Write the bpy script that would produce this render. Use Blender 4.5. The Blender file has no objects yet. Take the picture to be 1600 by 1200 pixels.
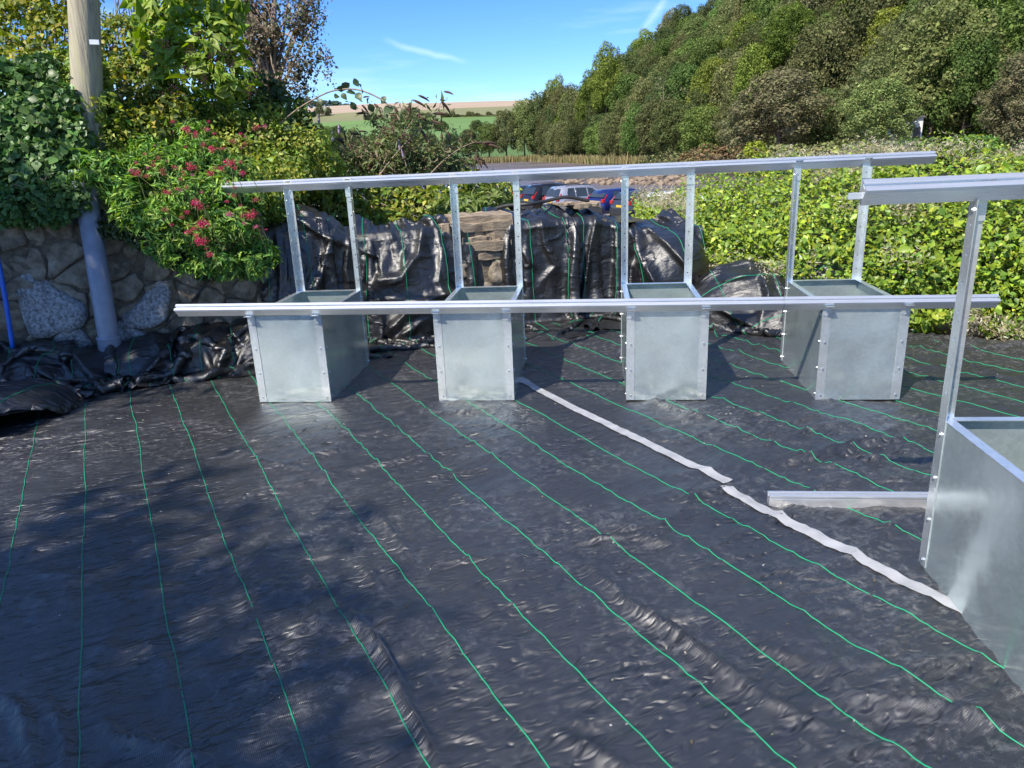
import bpy, bmesh, math, random
import numpy as np
from mathutils import Vector, Matrix

# ------------------------------------------------------------------ camera, sky, sun, exposure
SC = bpy.context.scene
COL = SC.collection
F, YAW, PITCH, ROLL = 1159.73, -0.1148, 0.3071, -0.0427
EYE = np.array([0.0, 0.0, 1.6])
_f = np.array([math.sin(YAW)*math.cos(PITCH), math.cos(YAW)*math.cos(PITCH), -math.sin(PITCH)])
_r = np.array([math.cos(YAW), -math.sin(YAW), 0.0])
_u = np.cross(_r, _f)
CR = math.cos(ROLL)*_r + math.sin(ROLL)*_u
CU = -math.sin(ROLL)*_r + math.cos(ROLL)*_u
cam = bpy.data.cameras.new('camera'); camo = bpy.data.objects.new('camera', cam); COL.objects.link(camo)
m = Matrix.Identity(4)
for i in range(3):
    m[i][0] = CR[i]; m[i][1] = CU[i]; m[i][2] = -_f[i]; m[i][3] = EYE[i]
camo.matrix_world = m
cam.sensor_width = 36.0; cam.lens = F/1600*36.0; cam.clip_start = 0.05; cam.clip_end = 9000
SC.camera = camo

SUN = Vector((-0.285, -0.44, 0.60)).normalized()           # towards the sun
sun_el = math.asin(SUN.z); sun_az = math.atan2(SUN.x, SUN.y)
W = bpy.data.worlds.new('World'); SC.world = W; W.use_nodes = True
wn, wl = W.node_tree.nodes, W.node_tree.links
wn.clear()
def N(t, **kw):
    n = wn.new(t)
    for k, v in kw.items(): setattr(n, k, v)
    return n
wout = N('ShaderNodeOutputWorld'); wbg = N('ShaderNodeBackground'); wbg.inputs['Strength'].default_value = 0.14
sky = N('ShaderNodeTexSky', sky_type='NISHITA'); sky.sun_disc = False
sky.sun_elevation = sun_el; sky.sun_rotation = sun_az; sky.air_density = 0.95; sky.dust_density = 0.0; sky.ozone_density = 3.0; sky.altitude = 1800
tc = N('ShaderNodeTexCoord')
# thin cirrus veils: stretched noise on the sky direction
mp = N('ShaderNodeMapping'); mp.inputs['Scale'].default_value = (1.6, 1.6, 15.0); mp.inputs['Rotation'].default_value = (0.05, 0.10, 0)
nz = N('ShaderNodeTexNoise'); nz.inputs['Scale'].default_value = 1.7; nz.inputs['Detail'].default_value = 7; nz.inputs['Roughness'].default_value = 0.55
rmp = N('ShaderNodeMapRange'); rmp.inputs['From Min'].default_value = 0.46; rmp.inputs['From Max'].default_value = 0.78; rmp.inputs['To Max'].default_value = 0.42
mixc = N('ShaderNodeMix', data_type='RGBA'); mixc.inputs['B'].default_value = (6.0, 7.0, 8.2, 1)
hsv = N('ShaderNodeHueSaturation'); hsv.inputs['Saturation'].default_value = 1.22
wl.new(tc.outputs['Generated'], mp.inputs['Vector']); wl.new(mp.outputs[0], nz.inputs['Vector']); wl.new(nz.outputs['Fac'], rmp.inputs['Value'])
tnt = N('ShaderNodeMix', data_type='RGBA', blend_type='MULTIPLY'); tnt.inputs['Factor'].default_value = 1.0; tnt.inputs['B'].default_value = (0.66, 0.78, 1.0, 1)      # clearer, deeper blue air
wl.new(sky.outputs[0], hsv.inputs['Color']); wl.new(hsv.outputs[0], tnt.inputs['A']); wl.new(tnt.outputs['Result'], mixc.inputs['A'])
def streak(p0, p1, width, amount):
    """an aircraft trail: distance of the view direction from a great-circle arc"""
    a = Vector(ray(*p0)).normalized(); b = Vector(ray(*p1)).normalized()
    nrm = a.cross(b).normalized(); mid = (a+b).normalized(); half = math.acos(max(-1, min(1, a.dot(mid))))
    d1 = N('ShaderNodeVectorMath', operation='DOT_PRODUCT'); d1.inputs[1].default_value = nrm
    d2 = N('ShaderNodeVectorMath', operation='DOT_PRODUCT'); d2.inputs[1].default_value = mid
    wob = N('ShaderNodeTexNoise'); wob.inputs['Scale'].default_value = 22; wob.inputs['Detail'].default_value = 4
    ad = N('ShaderNodeMath', operation='MULTIPLY_ADD'); ad.inputs[1].default_value = width*2.4; ad.inputs[2].default_value = -width*1.2
    sm = N('ShaderNodeMath', operation='ADD'); ab = N('ShaderNodeMath', operation='ABSOLUTE')
    m1 = N('ShaderNodeMapRange'); m1.inputs['From Min'].default_value = width; m1.inputs['From Max'].default_value = 0; m1.inputs['To Max'].default_value = amount
    m2 = N('ShaderNodeMapRange'); m2.inputs['From Min'].default_value = math.cos(half); m2.inputs['From Max'].default_value = math.cos(half*0.35)
    mu = N('ShaderNodeMath', operation='MULTIPLY')
    for n in (d1, d2, wob): wl.new(tc.outputs['Generated'], n.inputs[0])
    wl.new(wob.outputs['Fac'], ad.inputs[0]); wl.new(d1.outputs['Value'], sm.inputs[0]); wl.new(ad.outputs[0], sm.inputs[1]); wl.new(sm.outputs[0], ab.inputs[0])
    wl.new(ab.outputs[0], m1.inputs['Value']); wl.new(d2.outputs['Value'], m2.inputs['Value'])
    wl.new(m1.outputs[0], mu.inputs[0]); wl.new(m2.outputs[0], mu.inputs[1])
    return mu
def ray(px, py): return _f + (px-800)/F*CR + (600-py)/F*CU
s1 = streak((595, 62), (735, 98), 0.0050, 0.26); s2 = streak((1000, 55), (1045, -10), 0.007, 0.26)
ad1 = N('ShaderNodeMath', operation='ADD'); ad2 = N('ShaderNodeMath', operation='ADD')
wl.new(s1.outputs[0], ad1.inputs[0]); wl.new(s2.outputs[0], ad1.inputs[1]); wl.new(ad1.outputs[0], ad2.inputs[0]); wl.new(rmp.outputs[0], ad2.inputs[1])
wl.new(ad2.outputs[0], mixc.inputs['Factor'])
wl.new(mixc.outputs['Result'], wbg.inputs['Color']); wl.new(wbg.outputs[0], wout.inputs[0])

sl = bpy.data.lights.new('sun', 'SUN'); sl.energy = 4.9; sl.angle = math.radians(0.55); sl.color = (1.0, 0.93, 0.82)
so = bpy.data.objects.new('sun', sl); COL.objects.link(so); so.rotation_euler = SUN.to_track_quat('Z', 'Y').to_euler(); so.location = (-10, -16, 22)
SC.view_settings.view_transform = 'Standard'; SC.view_settings.look = 'None'; SC.view_settings.gamma = 1.0
SC.view_settings.exposure = 0.64; SC.view_settings.use_curve_mapping = False
SC.cycles.use_denoising = True
SC.cycles.max_bounces = 8; SC.cycles.transparent_max_bounces = 8
SC.cycles.sample_clamp_indirect = 6.0

# ------------------------------------------------------------------ helpers
RNG = np.random.default_rng(11)
random.seed(5)
def at(px, py, Y):
    d = ray(px, py); return EYE + d*(Y/d[1])
def onz(px, py, z):
    d = ray(px, py); return EYE + d*((z-1.6)/d[2])
def pxof(p):
    d = np.asarray(p, float)-EYE; z = d@_f
    return np.stack([800+F*(d@CR)/z, 600-F*(d@CU)/z], -1)
def nrmz(v): return v/np.maximum(np.linalg.norm(v, axis=-1, keepdims=True), 1e-9)
def tag(o, label=None, cat=None, group=None, kind=None):
    if label: o['label'] = label
    if cat: o['category'] = cat
    if group: o['group'] = group
    if kind: o['kind'] = kind
    return o
def empty(name, loc=(0,0,0), rz=0.0):
    o = bpy.data.objects.new(name, None); COL.objects.link(o); o.location = loc; o.rotation_euler = (0,0,rz); o.empty_display_size = 0.1
    return o
def link(name, me, parent=None, mt=None):
    if mt is not None and not me.materials: me.materials.append(mt)
    o = bpy.data.objects.new(name, me); COL.objects.link(o)
    if parent is not None: o.parent = parent
    return o
def fastmesh(name, V, Fc, mt=None, smooth=False, tint=None):
    """V (n,3), Fc (m,k) all faces of one size"""
    V = np.ascontiguousarray(V, np.float32); Fc = np.ascontiguousarray(Fc, np.int32)
    me = bpy.data.meshes.new(name)
    me.vertices.add(len(V)); me.vertices.foreach_set('co', V.ravel())
    k = Fc.shape[1]
    me.loops.add(Fc.size); me.loops.foreach_set('vertex_index', Fc.ravel())
    me.polygons.add(len(Fc)); me.polygons.foreach_set('loop_start', np.arange(0, Fc.size, k, dtype=np.int32))
    me.update(calc_edges=True)
    if smooth: me.polygons.foreach_set('use_smooth', np.ones(len(Fc), bool))
    if tint is not None:
        a = me.attributes.new('tint', 'FLOAT_COLOR', 'POINT')
        a.data.foreach_set('color', np.ascontiguousarray(np.concatenate([tint, np.ones((len(tint),1))], 1), np.float32).ravel())
    if mt is not None: me.materials.append(mt)
    return me
class MB:
    """collects simple solids into one mesh"""
    def __init__(s): s.v = []; s.f = []
    def add(s, V, Fc):
        o = len(s.v); s.v += [tuple(map(float, p)) for p in V]; s.f += [tuple(i+o for i in q) for q in Fc]; return s
    def box(s, x0, x1, y0, y1, z0, z1):
        return s.add([(x0,y0,z0),(x1,y0,z0),(x1,y1,z0),(x0,y1,z0),(x0,y0,z1),(x1,y0,z1),(x1,y1,z1),(x0,y1,z1)],
                     [(0,3,2,1),(4,5,6,7),(0,1,5,4),(1,2,6,5),(2,3,7,6),(3,0,4,7)])
    def prism(s, poly, axis, a0, a1):
        """poly 2D points extruded along an axis: 'x' -> (y,z), 'y' -> (x,z), 'z' -> (x,y)"""
        def P(p, a): return {'x': (a,p[0],p[1]), 'y': (p[0],a,p[1]), 'z': (p[0],p[1],a)}[axis]
        n = len(poly); V = [P(p, a0) for p in poly]+[P(p, a1) for p in poly]
        return s.add(V, [tuple(range(n))[::-1], tuple(range(n, 2*n))]+[(i, (i+1) % n, n+(i+1) % n, n+i) for i in range(n)])
    def tube(s, pts, rad, k=8, cap=True):
        pts = [Vector(p) for p in pts]; n = len(pts); rad = rad if hasattr(rad, '__len__') else [rad]*n
        V = []; up = Vector((0,0,1))
        for i, p in enumerate(pts):
            t = (pts[min(i+1,n-1)]-pts[max(i-1,0)]).normalized()
            a = t.cross(up if abs(t.z) < 0.95 else Vector((1,0,0))).normalized(); b = t.cross(a)
            V += [p+(a*math.cos(2*math.pi*j/k)+b*math.sin(2*math.pi*j/k))*rad[i] for j in range(k)]
        Fc = [(i*k+j, i*k+(j+1) % k, (i+1)*k+(j+1) % k, (i+1)*k+j) for i in range(n-1) for j in range(k)]
        if cap: Fc += [tuple(range(k))[::-1], tuple(range((n-1)*k, n*k))]
        return s.add(V, Fc)
    def mesh(s, name, mt=None, smooth=False, bevel=0.0):
        me = bpy.data.meshes.new(name); me.from_pydata(s.v, [], s.f); 
        bm = bmesh.new(); bm.from_mesh(me)
        if bevel: bmesh.ops.bevel(bm, geom=[e for e in bm.edges if e.calc_face_angle(0) > 0.5], offset=bevel, segments=1, affect='EDGES', profile=0.6)
        bmesh.ops.recalc_face_normals(bm, faces=bm.faces); bm.to_mesh(me); bm.free()
        if smooth:
            for p in me.polygons: p.use_smooth = True
        if mt: me.materials.append(mt)
        return me
    def build(s, name, mt, parent=None, smooth=False, bevel=0.0):
        return link(name, s.mesh(name, mt, smooth, bevel), parent)
# gradient noise
_P = np.random.default_rng(3).permutation(512).astype(np.int64)
_G = np.stack([np.cos(np.arange(512)*2.399963), np.sin(np.arange(512)*2.399963)], 1)
def pn(x, y, seed=0):
    x = np.asarray(x, float)+seed*17.31; y = np.asarray(y, float)-seed*9.77
    xi = np.floor(x).astype(np.int64); yi = np.floor(y).astype(np.int64); xf = x-xi; yf = y-yi
    def g(ix, iy, fx, fy):
        h = _P[(_P[(ix) & 511]+iy) & 511]; return _G[h,0]*fx+_G[h,1]*fy
    u = xf*xf*xf*(xf*(xf*6-15)+10); v = yf*yf*yf*(yf*(yf*6-15)+10)
    a = g(xi,yi,xf,yf); b = g(xi+1,yi,xf-1,yf); c = g(xi,yi+1,xf,yf-1); d = g(xi+1,yi+1,xf-1,yf-1)
    return (a*(1-u)+b*u)*(1-v)+(c*(1-u)+d*u)*v
def fbm(x, y, o=4, seed=0):
    s = 0; a = 1.0
    for k in range(o): s = s+a*pn(x*2**k, y*2**k, seed+k); a *= 0.5
    return s
def ridge(x, y, seed=0, p=2.0):
    return (1-np.clip(np.abs(pn(x, y, seed))*2.2, 0, 1))**p

# ------------------------------------------------------------------ materials
def newmat(name):
    mt = bpy.data.materials.new(name); mt.use_nodes = True
    nt = mt.node_tree; b = nt.nodes['Principled BSDF']; return mt, nt, b
def nd(nt, t, **kw):
    n = nt.nodes.new(t)
    for k, v in kw.items():
        if k in n.inputs: n.inputs[k].default_value = v
        else: setattr(n, k, v)
    return n
def ramp(nt, stops):
    r = nt.nodes.new('ShaderNodeValToRGB'); e = r.color_ramp.elements
    while len(e) < len(stops): e.new(0.5)
    for q, (p, c) in zip(e, stops): q.position = p; q.color = (*c, 1) if len(c) == 3 else c
    return r
def noisemat(name, stops, scale=8, rough=0.7, metal=0.0, bump=0.2, bscale=None, detail=6, coords='Object', stretch=(1,1,1), dist=0.02, spec=0.5):
    mt, nt, b = newmat(name); L = nt.links.new
    t = nd(nt, 'ShaderNodeTexCoord'); mpn = nd(nt, 'ShaderNodeMapping'); mpn.inputs['Scale'].default_value = stretch
    n1 = nd(nt, 'ShaderNodeTexNoise', Scale=scale, Detail=detail, Roughness=0.6); r = ramp(nt, stops)
    L(t.outputs[coords], mpn.inputs[0]); L(mpn.outputs[0], n1.inputs['Vector']); L(n1.outputs['Fac'], r.inputs[0]); L(r.outputs[0], b.inputs['Base Color'])
    b.inputs['Roughness'].default_value = rough; b.inputs['Metallic'].default_value = metal; b.inputs['Specular IOR Level'].default_value = spec
    if bump:
        n2 = nd(nt, 'ShaderNodeTexNoise', Scale=bscale or scale*4, Detail=5.0, Roughness=0.65); bp = nd(nt, 'ShaderNodeBump', Strength=bump, Distance=dist)
        L(mpn.outputs[0], n2.inputs['Vector']); L(n2.outputs['Fac'], bp.inputs['Height']); L(bp.outputs[0], b.inputs['Normal'])
    return mt
def leafmat(name, rough=0.5, trans=0.36, spec=0.4):
    mt, nt, b = newmat(name); L = nt.links.new
    a = nd(nt, 'ShaderNodeAttribute', attribute_name='tint'); b.inputs['Roughness'].default_value = rough; b.inputs['Specular IOR Level'].default_value = spec
    L(a.outputs['Color'], b.inputs['Base Color'])
    tr = nd(nt, 'ShaderNodeBsdfTranslucent'); hs = nd(nt, 'ShaderNodeHueSaturation', Saturation=1.15, Value=1.3); L(a.outputs['Color'], hs.inputs['Color']); L(hs.outputs[0], tr.inputs['Color'])
    mx = nd(nt, 'ShaderNodeMixShader'); mx.inputs[0].default_value = trans
    L(b.outputs[0], mx.inputs[1]); L(tr.outputs[0], mx.inputs[2]); L(mx.outputs[0], nt.nodes['Material Output'].inputs[0])
    return mt
def plainmat(name, c, rough=0.5, metal=0.0, spec=0.5, coat=0.0):
    mt, nt, b = newmat(name)
    n1 = nd(nt, 'ShaderNodeTexNoise', Scale=14.0, Detail=4.0); t = nd(nt, 'ShaderNodeTexCoord'); nt.links.new(t.outputs['Object'], n1.inputs['Vector'])
    r = ramp(nt, [(0.3, tuple(x*0.85 for x in c)), (0.7, tuple(min(1, x*1.12) for x in c))]); nt.links.new(n1.outputs['Fac'], r.inputs[0]); nt.links.new(r.outputs[0], b.inputs['Base Color'])
    b.inputs['Roughness'].default_value = rough; b.inputs['Metallic'].default_value = metal; b.inputs['Specular IOR Level'].default_value = spec; b.inputs['Coat Weight'].default_value = coat
    return mt

def membrane_material(name='woven_membrane', base=(0.0185, 0.0185, 0.0190, 1), dusty=1.0, r0=0.36, r1=0.50, coat=0.4, fine=1.0):
    mt, nt, b = newmat(name); L = nt.links.new
    t = nd(nt, 'ShaderNodeTexCoord'); uvm = nd(nt, 'ShaderNodeUVMap', uv_map='cloth')
    def mr(src, a, c, lo=0.0, hi=1.0):
        m_ = nd(nt, 'ShaderNodeMapRange'); m_.inputs['From Min'].default_value = a; m_.inputs['From Max'].default_value = c; m_.inputs['To Min'].default_value = lo; m_.inputs['To Max'].default_value = hi; L(src, m_.inputs['Value']); return m_.outputs[0]
    def mul(a, c):
        m_ = nd(nt, 'ShaderNodeMath', operation='MULTIPLY'); L(a, m_.inputs[0])
        if isinstance(c, float): m_.inputs[1].default_value = c
        else: L(c, m_.inputs[1])
        return m_.outputs[0]
    n1 = nd(nt, 'ShaderNodeTexNoise', Scale=1.3, Detail=4.0, Roughness=0.55); L(t.outputs['Object'], n1.inputs['Vector'])
    n2 = nd(nt, 'ShaderNodeTexNoise', Scale=20.0, Detail=14.0, Roughness=0.82, Distortion=0.5); L(t.outputs['Object'], n2.inputs['Vector'])
    dust = mul(mul(mr(n1.outputs['Fac'], 0.40, 0.68), mr(n2.outputs['Fac'], 0.50, 0.70)), dusty)
    mx = nd(nt, 'ShaderNodeMix', data_type='RGBA'); mx.inputs['A'].default_value = base; mx.inputs['B'].default_value = (0.24, 0.238, 0.235, 1)
    L(dust, mx.inputs['Factor']); L(mx.outputs['Result'], b.inputs['Base Color'])
    n5 = nd(nt, 'ShaderNodeTexNoise', Scale=2.2, Detail=3.0); L(t.outputs['Object'], n5.inputs['Vector'])
    L(mr(n5.outputs['Fac'], 0.3, 0.7, r0, r1), b.inputs['Roughness']); b.inputs['Specular IOR Level'].default_value = 1.0; b.inputs['Coat Weight'].default_value = coat; b.inputs['Coat Roughness'].default_value = 0.36
    # weave of flat tapes, in cloth metres
    w1 = nd(nt, 'ShaderNodeTexWave', wave_type='BANDS', bands_direction='X', Scale=62.0, Distortion=0.5); w2 = nd(nt, 'ShaderNodeTexWave', wave_type='BANDS', bands_direction='Y', Scale=62.0, Distortion=0.5)
    L(uvm.outputs[0], w1.inputs['Vector']); L(uvm.outputs[0], w2.inputs['Vector']); weave = mul(w1.outputs['Fac'], w2.outputs['Fac'])
    # creases: ridged noise, drawn out across the threads, in patches
    mp3 = nd(nt, 'ShaderNodeMapping'); mp3.inputs['Scale'].default_value = (1.0, 2.4, 1.0); L(uvm.outputs[0], mp3.inputs[0])
    n3 = nd(nt, 'ShaderNodeTexNoise', noise_type='RIDGED_MULTIFRACTAL', Scale=4.5, Detail=6.0, Roughness=0.55, Lacunarity=2.1, Distortion=0.7); L(mp3.outputs[0], n3.inputs['Vector'])
    n4 = nd(nt, 'ShaderNodeTexNoise', noise_type='RIDGED_MULTIFRACTAL', Scale=17.0, Detail=5.0, Roughness=0.6, Distortion=0.5); L(mp3.outputs[0], n4.inputs['Vector'])
    n6 = nd(nt, 'ShaderNodeTexNoise', Scale=1.7, Detail=3.0); L(uvm.outputs[0], n6.inputs['Vector'])
    patch = mr(n6.outputs['Fac'], 0.38, 0.64, 0.38, 1.0)
    b1 = nd(nt, 'ShaderNodeBump', Strength=0.5, Distance=0.0016); L(weave, b1.inputs['Height'])
    b2 = nd(nt, 'ShaderNodeBump', Distance=0.019); L(n4.outputs['Fac'], b2.inputs['Height']); L(mul(patch, fine), b2.inputs['Strength']); L(b1.outputs[0], b2.inputs['Normal'])
    b3 = nd(nt, 'ShaderNodeBump', Distance=0.048); L(n3.outputs['Fac'], b3.inputs['Height']); L(mul(patch, 0.8), b3.inputs['Strength']); L(b2.outputs[0], b3.inputs['Normal'])
    L(b3.outputs[0], b.inputs['Normal']); L(b3.outputs[0], b.inputs['Coat Normal'])
    return mt
def galv_material(name='galvanised_steel', rough=0.17, base=(0.565, 0.65, 0.65)):
    mt, nt, b = newmat(name); L = nt.links.new
    t = nd(nt, 'ShaderNodeTexCoord'); v = nd(nt, 'ShaderNodeTexVoronoi', Scale=85.0); L(t.outputs['Object'], v.inputs['Vector'])
    n1 = nd(nt, 'ShaderNodeTexNoise', Scale=3.2, Detail=7.0, Roughness=0.6, Distortion=0.6); L(t.outputs['Object'], n1.inputs['Vector'])
    n2 = nd(nt, 'ShaderNodeTexNoise', Scale=30.0, Detail=6.0, Roughness=0.75); L(t.outputs['Object'], n2.inputs['Vector'])
    r = ramp(nt, [(0.30, tuple(x*0.80 for x in base)), (0.52, base), (0.72, tuple(min(1, x*1.2) for x in base))])
    mxf = nd(nt, 'ShaderNodeMix', data_type='FLOAT'); mxf.inputs['Factor'].default_value = 0.16; L(n1.outputs['Fac'], mxf.inputs['A']); L(v.outputs['Color'], mxf.inputs['B'])
    L(mxf.outputs['Result'], r.inputs[0])
    # chalky white bloom
    m2 = nd(nt, 'ShaderNodeMapRange'); m2.inputs['From Min'].default_value = 0.56; m2.inputs['From Max'].default_value = 0.80; m2.inputs['To Max'].default_value = 0.16; L(n2.outputs['Fac'], m2.inputs['Value'])
    m3 = nd(nt, 'ShaderNodeMapRange'); m3.inputs['From Min'].default_value = 0.56; m3.inputs['From Max'].default_value = 0.70; L(n1.outputs['Fac'], m3.inputs['Value'])
    mu = nd(nt, 'ShaderNodeMath', operation='MULTIPLY'); L(m2.outputs[0], mu.inputs[0]); L(m3.outputs[0], mu.inputs[1])
    mx = nd(nt, 'ShaderNodeMix', data_type='RGBA'); mx.inputs['B'].default_value = (0.78, 0.80, 0.80, 1); L(mu.outputs[0], mx.inputs['Factor']); L(r.outputs[0], mx.inputs['A'])
    L(mx.outputs['Result'], b.inputs['Base Color'])
    b.inputs['Metallic'].default_value = 0.74
    ra = nd(nt, 'ShaderNodeMath', operation='MULTIPLY_ADD'); ra.inputs[1].default_value = 0.26; ra.inputs[2].default_value = rough-0.11; L(mxf.outputs['Result'], ra.inputs[0])
    rb = nd(nt, 'ShaderNodeMath', operation='MULTIPLY_ADD'); rb.inputs[1].default_value = 0.4; L(mu.outputs[0], rb.inputs[0]); L(ra.outputs[0], rb.inputs[2]); L(rb.outputs[0], b.inputs['Roughness'])
    bp = nd(nt, 'ShaderNodeBump', Strength=0.30, Distance=0.010)
    n4 = nd(nt, 'ShaderNodeTexNoise', Scale=5.0, Detail=2.0); L(t.outputs['Object'], n4.inputs['Vector']); L(n4.outputs['Fac'], bp.inputs['Height']); L(bp.outputs[0], b.inputs['Normal'])
    return mt
def rail_material():
    mt, nt, b = newmat('mill_aluminium'); L = nt.links.new
    t = nd(nt, 'ShaderNodeTexCoord'); mpn = nd(nt, 'ShaderNodeMapping'); mpn.inputs['Scale'].default_value = (0.9, 30, 30); L(t.outputs['Object'], mpn.inputs[0])
    n1 = nd(nt, 'ShaderNodeTexNoise', Scale=4.0, Detail=6.0, Roughness=0.6); L(mpn.outputs[0], n1.inputs['Vector'])
    r = ramp(nt, [(0.25, (0.74, 0.745, 0.75)), (0.6, (0.85, 0.855, 0.86))]); L(n1.outputs['Fac'], r.inputs[0]); L(r.outputs[0], b.inputs['Base Color'])
    rr = nd(nt, 'ShaderNodeMapRange'); rr.inputs['To Min'].default_value = 0.20; rr.inputs['To Max'].default_value = 0.42; L(n1.outputs['Fac'], rr.inputs['Value']); L(rr.outputs[0], b.inputs['Roughness'])
    b.inputs['Metallic'].default_value = 0.78
    return mt

M = {}
M['membrane'] = membrane_material(); M['membrane_clean'] = membrane_material('clean_woven_membrane', (0.0085, 0.0085, 0.0095, 1), 0.10, 0.28, 0.44, 0.3, 0.55)
M['galv'] = galv_material(); M['galv_bright'] = galv_material('bright_galvanised_steel', 0.20, (0.68, 0.73, 0.74))
M['bolt'] = plainmat('zinc_bolt', (0.72, 0.74, 0.74), 0.3, 0.9)
M['rail'] = rail_material()
M['thread'] = plainmat('green_thread', (0.012, 0.27, 0.13), 0.5)
M['tape'] = noisemat('white_tape', [(0.3, (0.28, 0.285, 0.30)), (0.7, (0.42, 0.425, 0.44))], 9, 0.4, bump=0.25, bscale=30, dist=0.004)
M['leaf'] = leafmat('leaf'); M['leaf_gloss'] = leafmat('glossy_leaf', 0.42, 0.25, 0.4); M['leaf_far'] = leafmat('far_leaf', 0.65, 0.22, 0.25)
M['petal'] = leafmat('petal', 0.6, 0.35, 0.2)
M['bark'] = noisemat('bark', [(0.3, (0.06, 0.045, 0.03)), (0.7, (0.19, 0.15, 0.11))], 9, 0.9, bump=0.5, stretch=(1,1,0.25))
M['twig'] = noisemat('pale_twig', [(0.3, (0.15, 0.10, 0.07)), (0.7, (0.38, 0.30, 0.22))], 20, 0.8, bump=0.2)
M['stem'] = noisemat('green_stem', [(0.3, (0.10, 0.13, 0.035)), (0.7, (0.22, 0.24, 0.08))], 20, 0.7, bump=0)
M['granite'] = noisemat('grey_granite', [(0.30, (0.06, 0.06, 0.062)), (0.48, (0.24, 0.24, 0.245)), (0.68, (0.46, 0.46, 0.465))], 42, 0.85, bump=0.5, bscale=30, detail=9, dist=0.012)
M['rubble'] = noisemat('lichen_rubble', [(0.28, (0.08, 0.068, 0.05)), (0.5, (0.23, 0.19, 0.14)), (0.75, (0.40, 0.345, 0.27))], 12, 0.92, bump=0.7, bscale=22, detail=9, dist=0.03)
M['slate'] = noisemat('brown_slate', [(0.28, (0.14, 0.105, 0.075)), (0.55, (0.30, 0.235, 0.165)), (0.8, (0.44, 0.36, 0.25))], 9, 0.85, bump=0.5, bscale=24, detail=8, stretch=(1,1,5), dist=0.02)
M['mortar'] = noisemat('earth_mortar', [(0.3, (0.07, 0.06, 0.045)), (0.7, (0.21, 0.175, 0.13))], 16, 0.95, bump=0.8, bscale=30, detail=9, dist=0.03)
M['soil'] = noisemat('brown_soil', [(0.3, (0.06, 0.042, 0.028)), (0.7, (0.20, 0.145, 0.10))], 5, 0.95, bump=0.9, bscale=14, detail=10, dist=0.05)
M['litter'] = noisemat('leaf_litter', [(0.3, (0.025, 0.03, 0.012)), (0.7, (0.09, 0.085, 0.04))], 9, 0.95, bump=0.9, bscale=25, detail=9, dist=0.05)
M['pvc'] = plainmat('grey_blue_pvc', (0.25, 0.275, 0.345), 0.38)
M['blue'] = plainmat('blue_plastic', (0.01, 0.13, 0.62), 0.4)
M['pole'] = noisemat('weathered_pole', [(0.3, (0.22, 0.19, 0.14)), (0.5, (0.40, 0.36, 0.27)), (0.72, (0.48, 0.44, 0.26))], 7, 0.85, bump=0.5, stretch=(6,6,0.35), bscale=9, dist=0.02)
M['plate'] = plainmat('pole_plate', (0.62, 0.66, 0.74), 0.4)
M['hose'] = plainmat('black_hose', (0.03, 0.03, 0.032), 0.5)
M['grass'] = noisemat('grass', [(0.3, (0.05, 0.10, 0.018)), (0.7, (0.11, 0.19, 0.035))], 0.5, 0.9, bump=0.4, bscale=6, dist=0.1)
M['field_green'] = noisemat('pasture', [(0.25, (0.085, 0.17, 0.035)), (0.7, (0.15, 0.245, 0.06))], 0.006, 0.9, bump=0, stretch=(1,2.5,1))
M['field_olive'] = noisemat('dry_pasture', [(0.25, (0.15, 0.16, 0.065)), (0.7, (0.22, 0.21, 0.10))], 0.008, 0.9, bump=0)
M['field_tan'] = noisemat('stubble', [(0.25, (0.34, 0.25, 0.165)), (0.7, (0.44, 0.335, 0.235))], 0.004, 0.9, bump=0, stretch=(1,3,1))
M['forest_floor'] = noisemat('forest_floor', [(0.3, (0.018, 0.024, 0.01)), (0.7, (0.05, 0.06, 0.022))], 0.3, 0.95, bump=0)
M['gravel'] = noisemat('gravel', [(0.3, (0.14, 0.125, 0.10)), (0.7, (0.30, 0.27, 0.23))], 3, 0.95, bump=0.4, dist=0.03)

# ------------------------------------------------------------------ setting: ground, estuary, hills
def polar(name, h, mt, a0, a1, na, radii, kind='structure'):
    A = np.linspace(a0, a1, na); R = np.asarray(radii, float); a, r = np.meshgrid(A, R)
    x = r*np.sin(a); y = r*np.cos(a); z = h(x, y)
    V = np.stack([x, y, z], -1).reshape(-1, 3); nr = len(R)
    i, j = np.meshgrid(np.arange(nr-1), np.arange(na-1), indexing='ij'); q = (i*na+j).ravel()
    o = link(name, fastmesh(name, V, np.stack([q, q+1, q+1+na, q+na], 1), mt, True)); tag(o, kind=kind); return o
polar('ground', lambda x, y: 0*x-3.4, M['grass'], -math.pi, math.pi, 97, [0.5, 20, 60, 200, 600, 2000, 7000])

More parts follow.
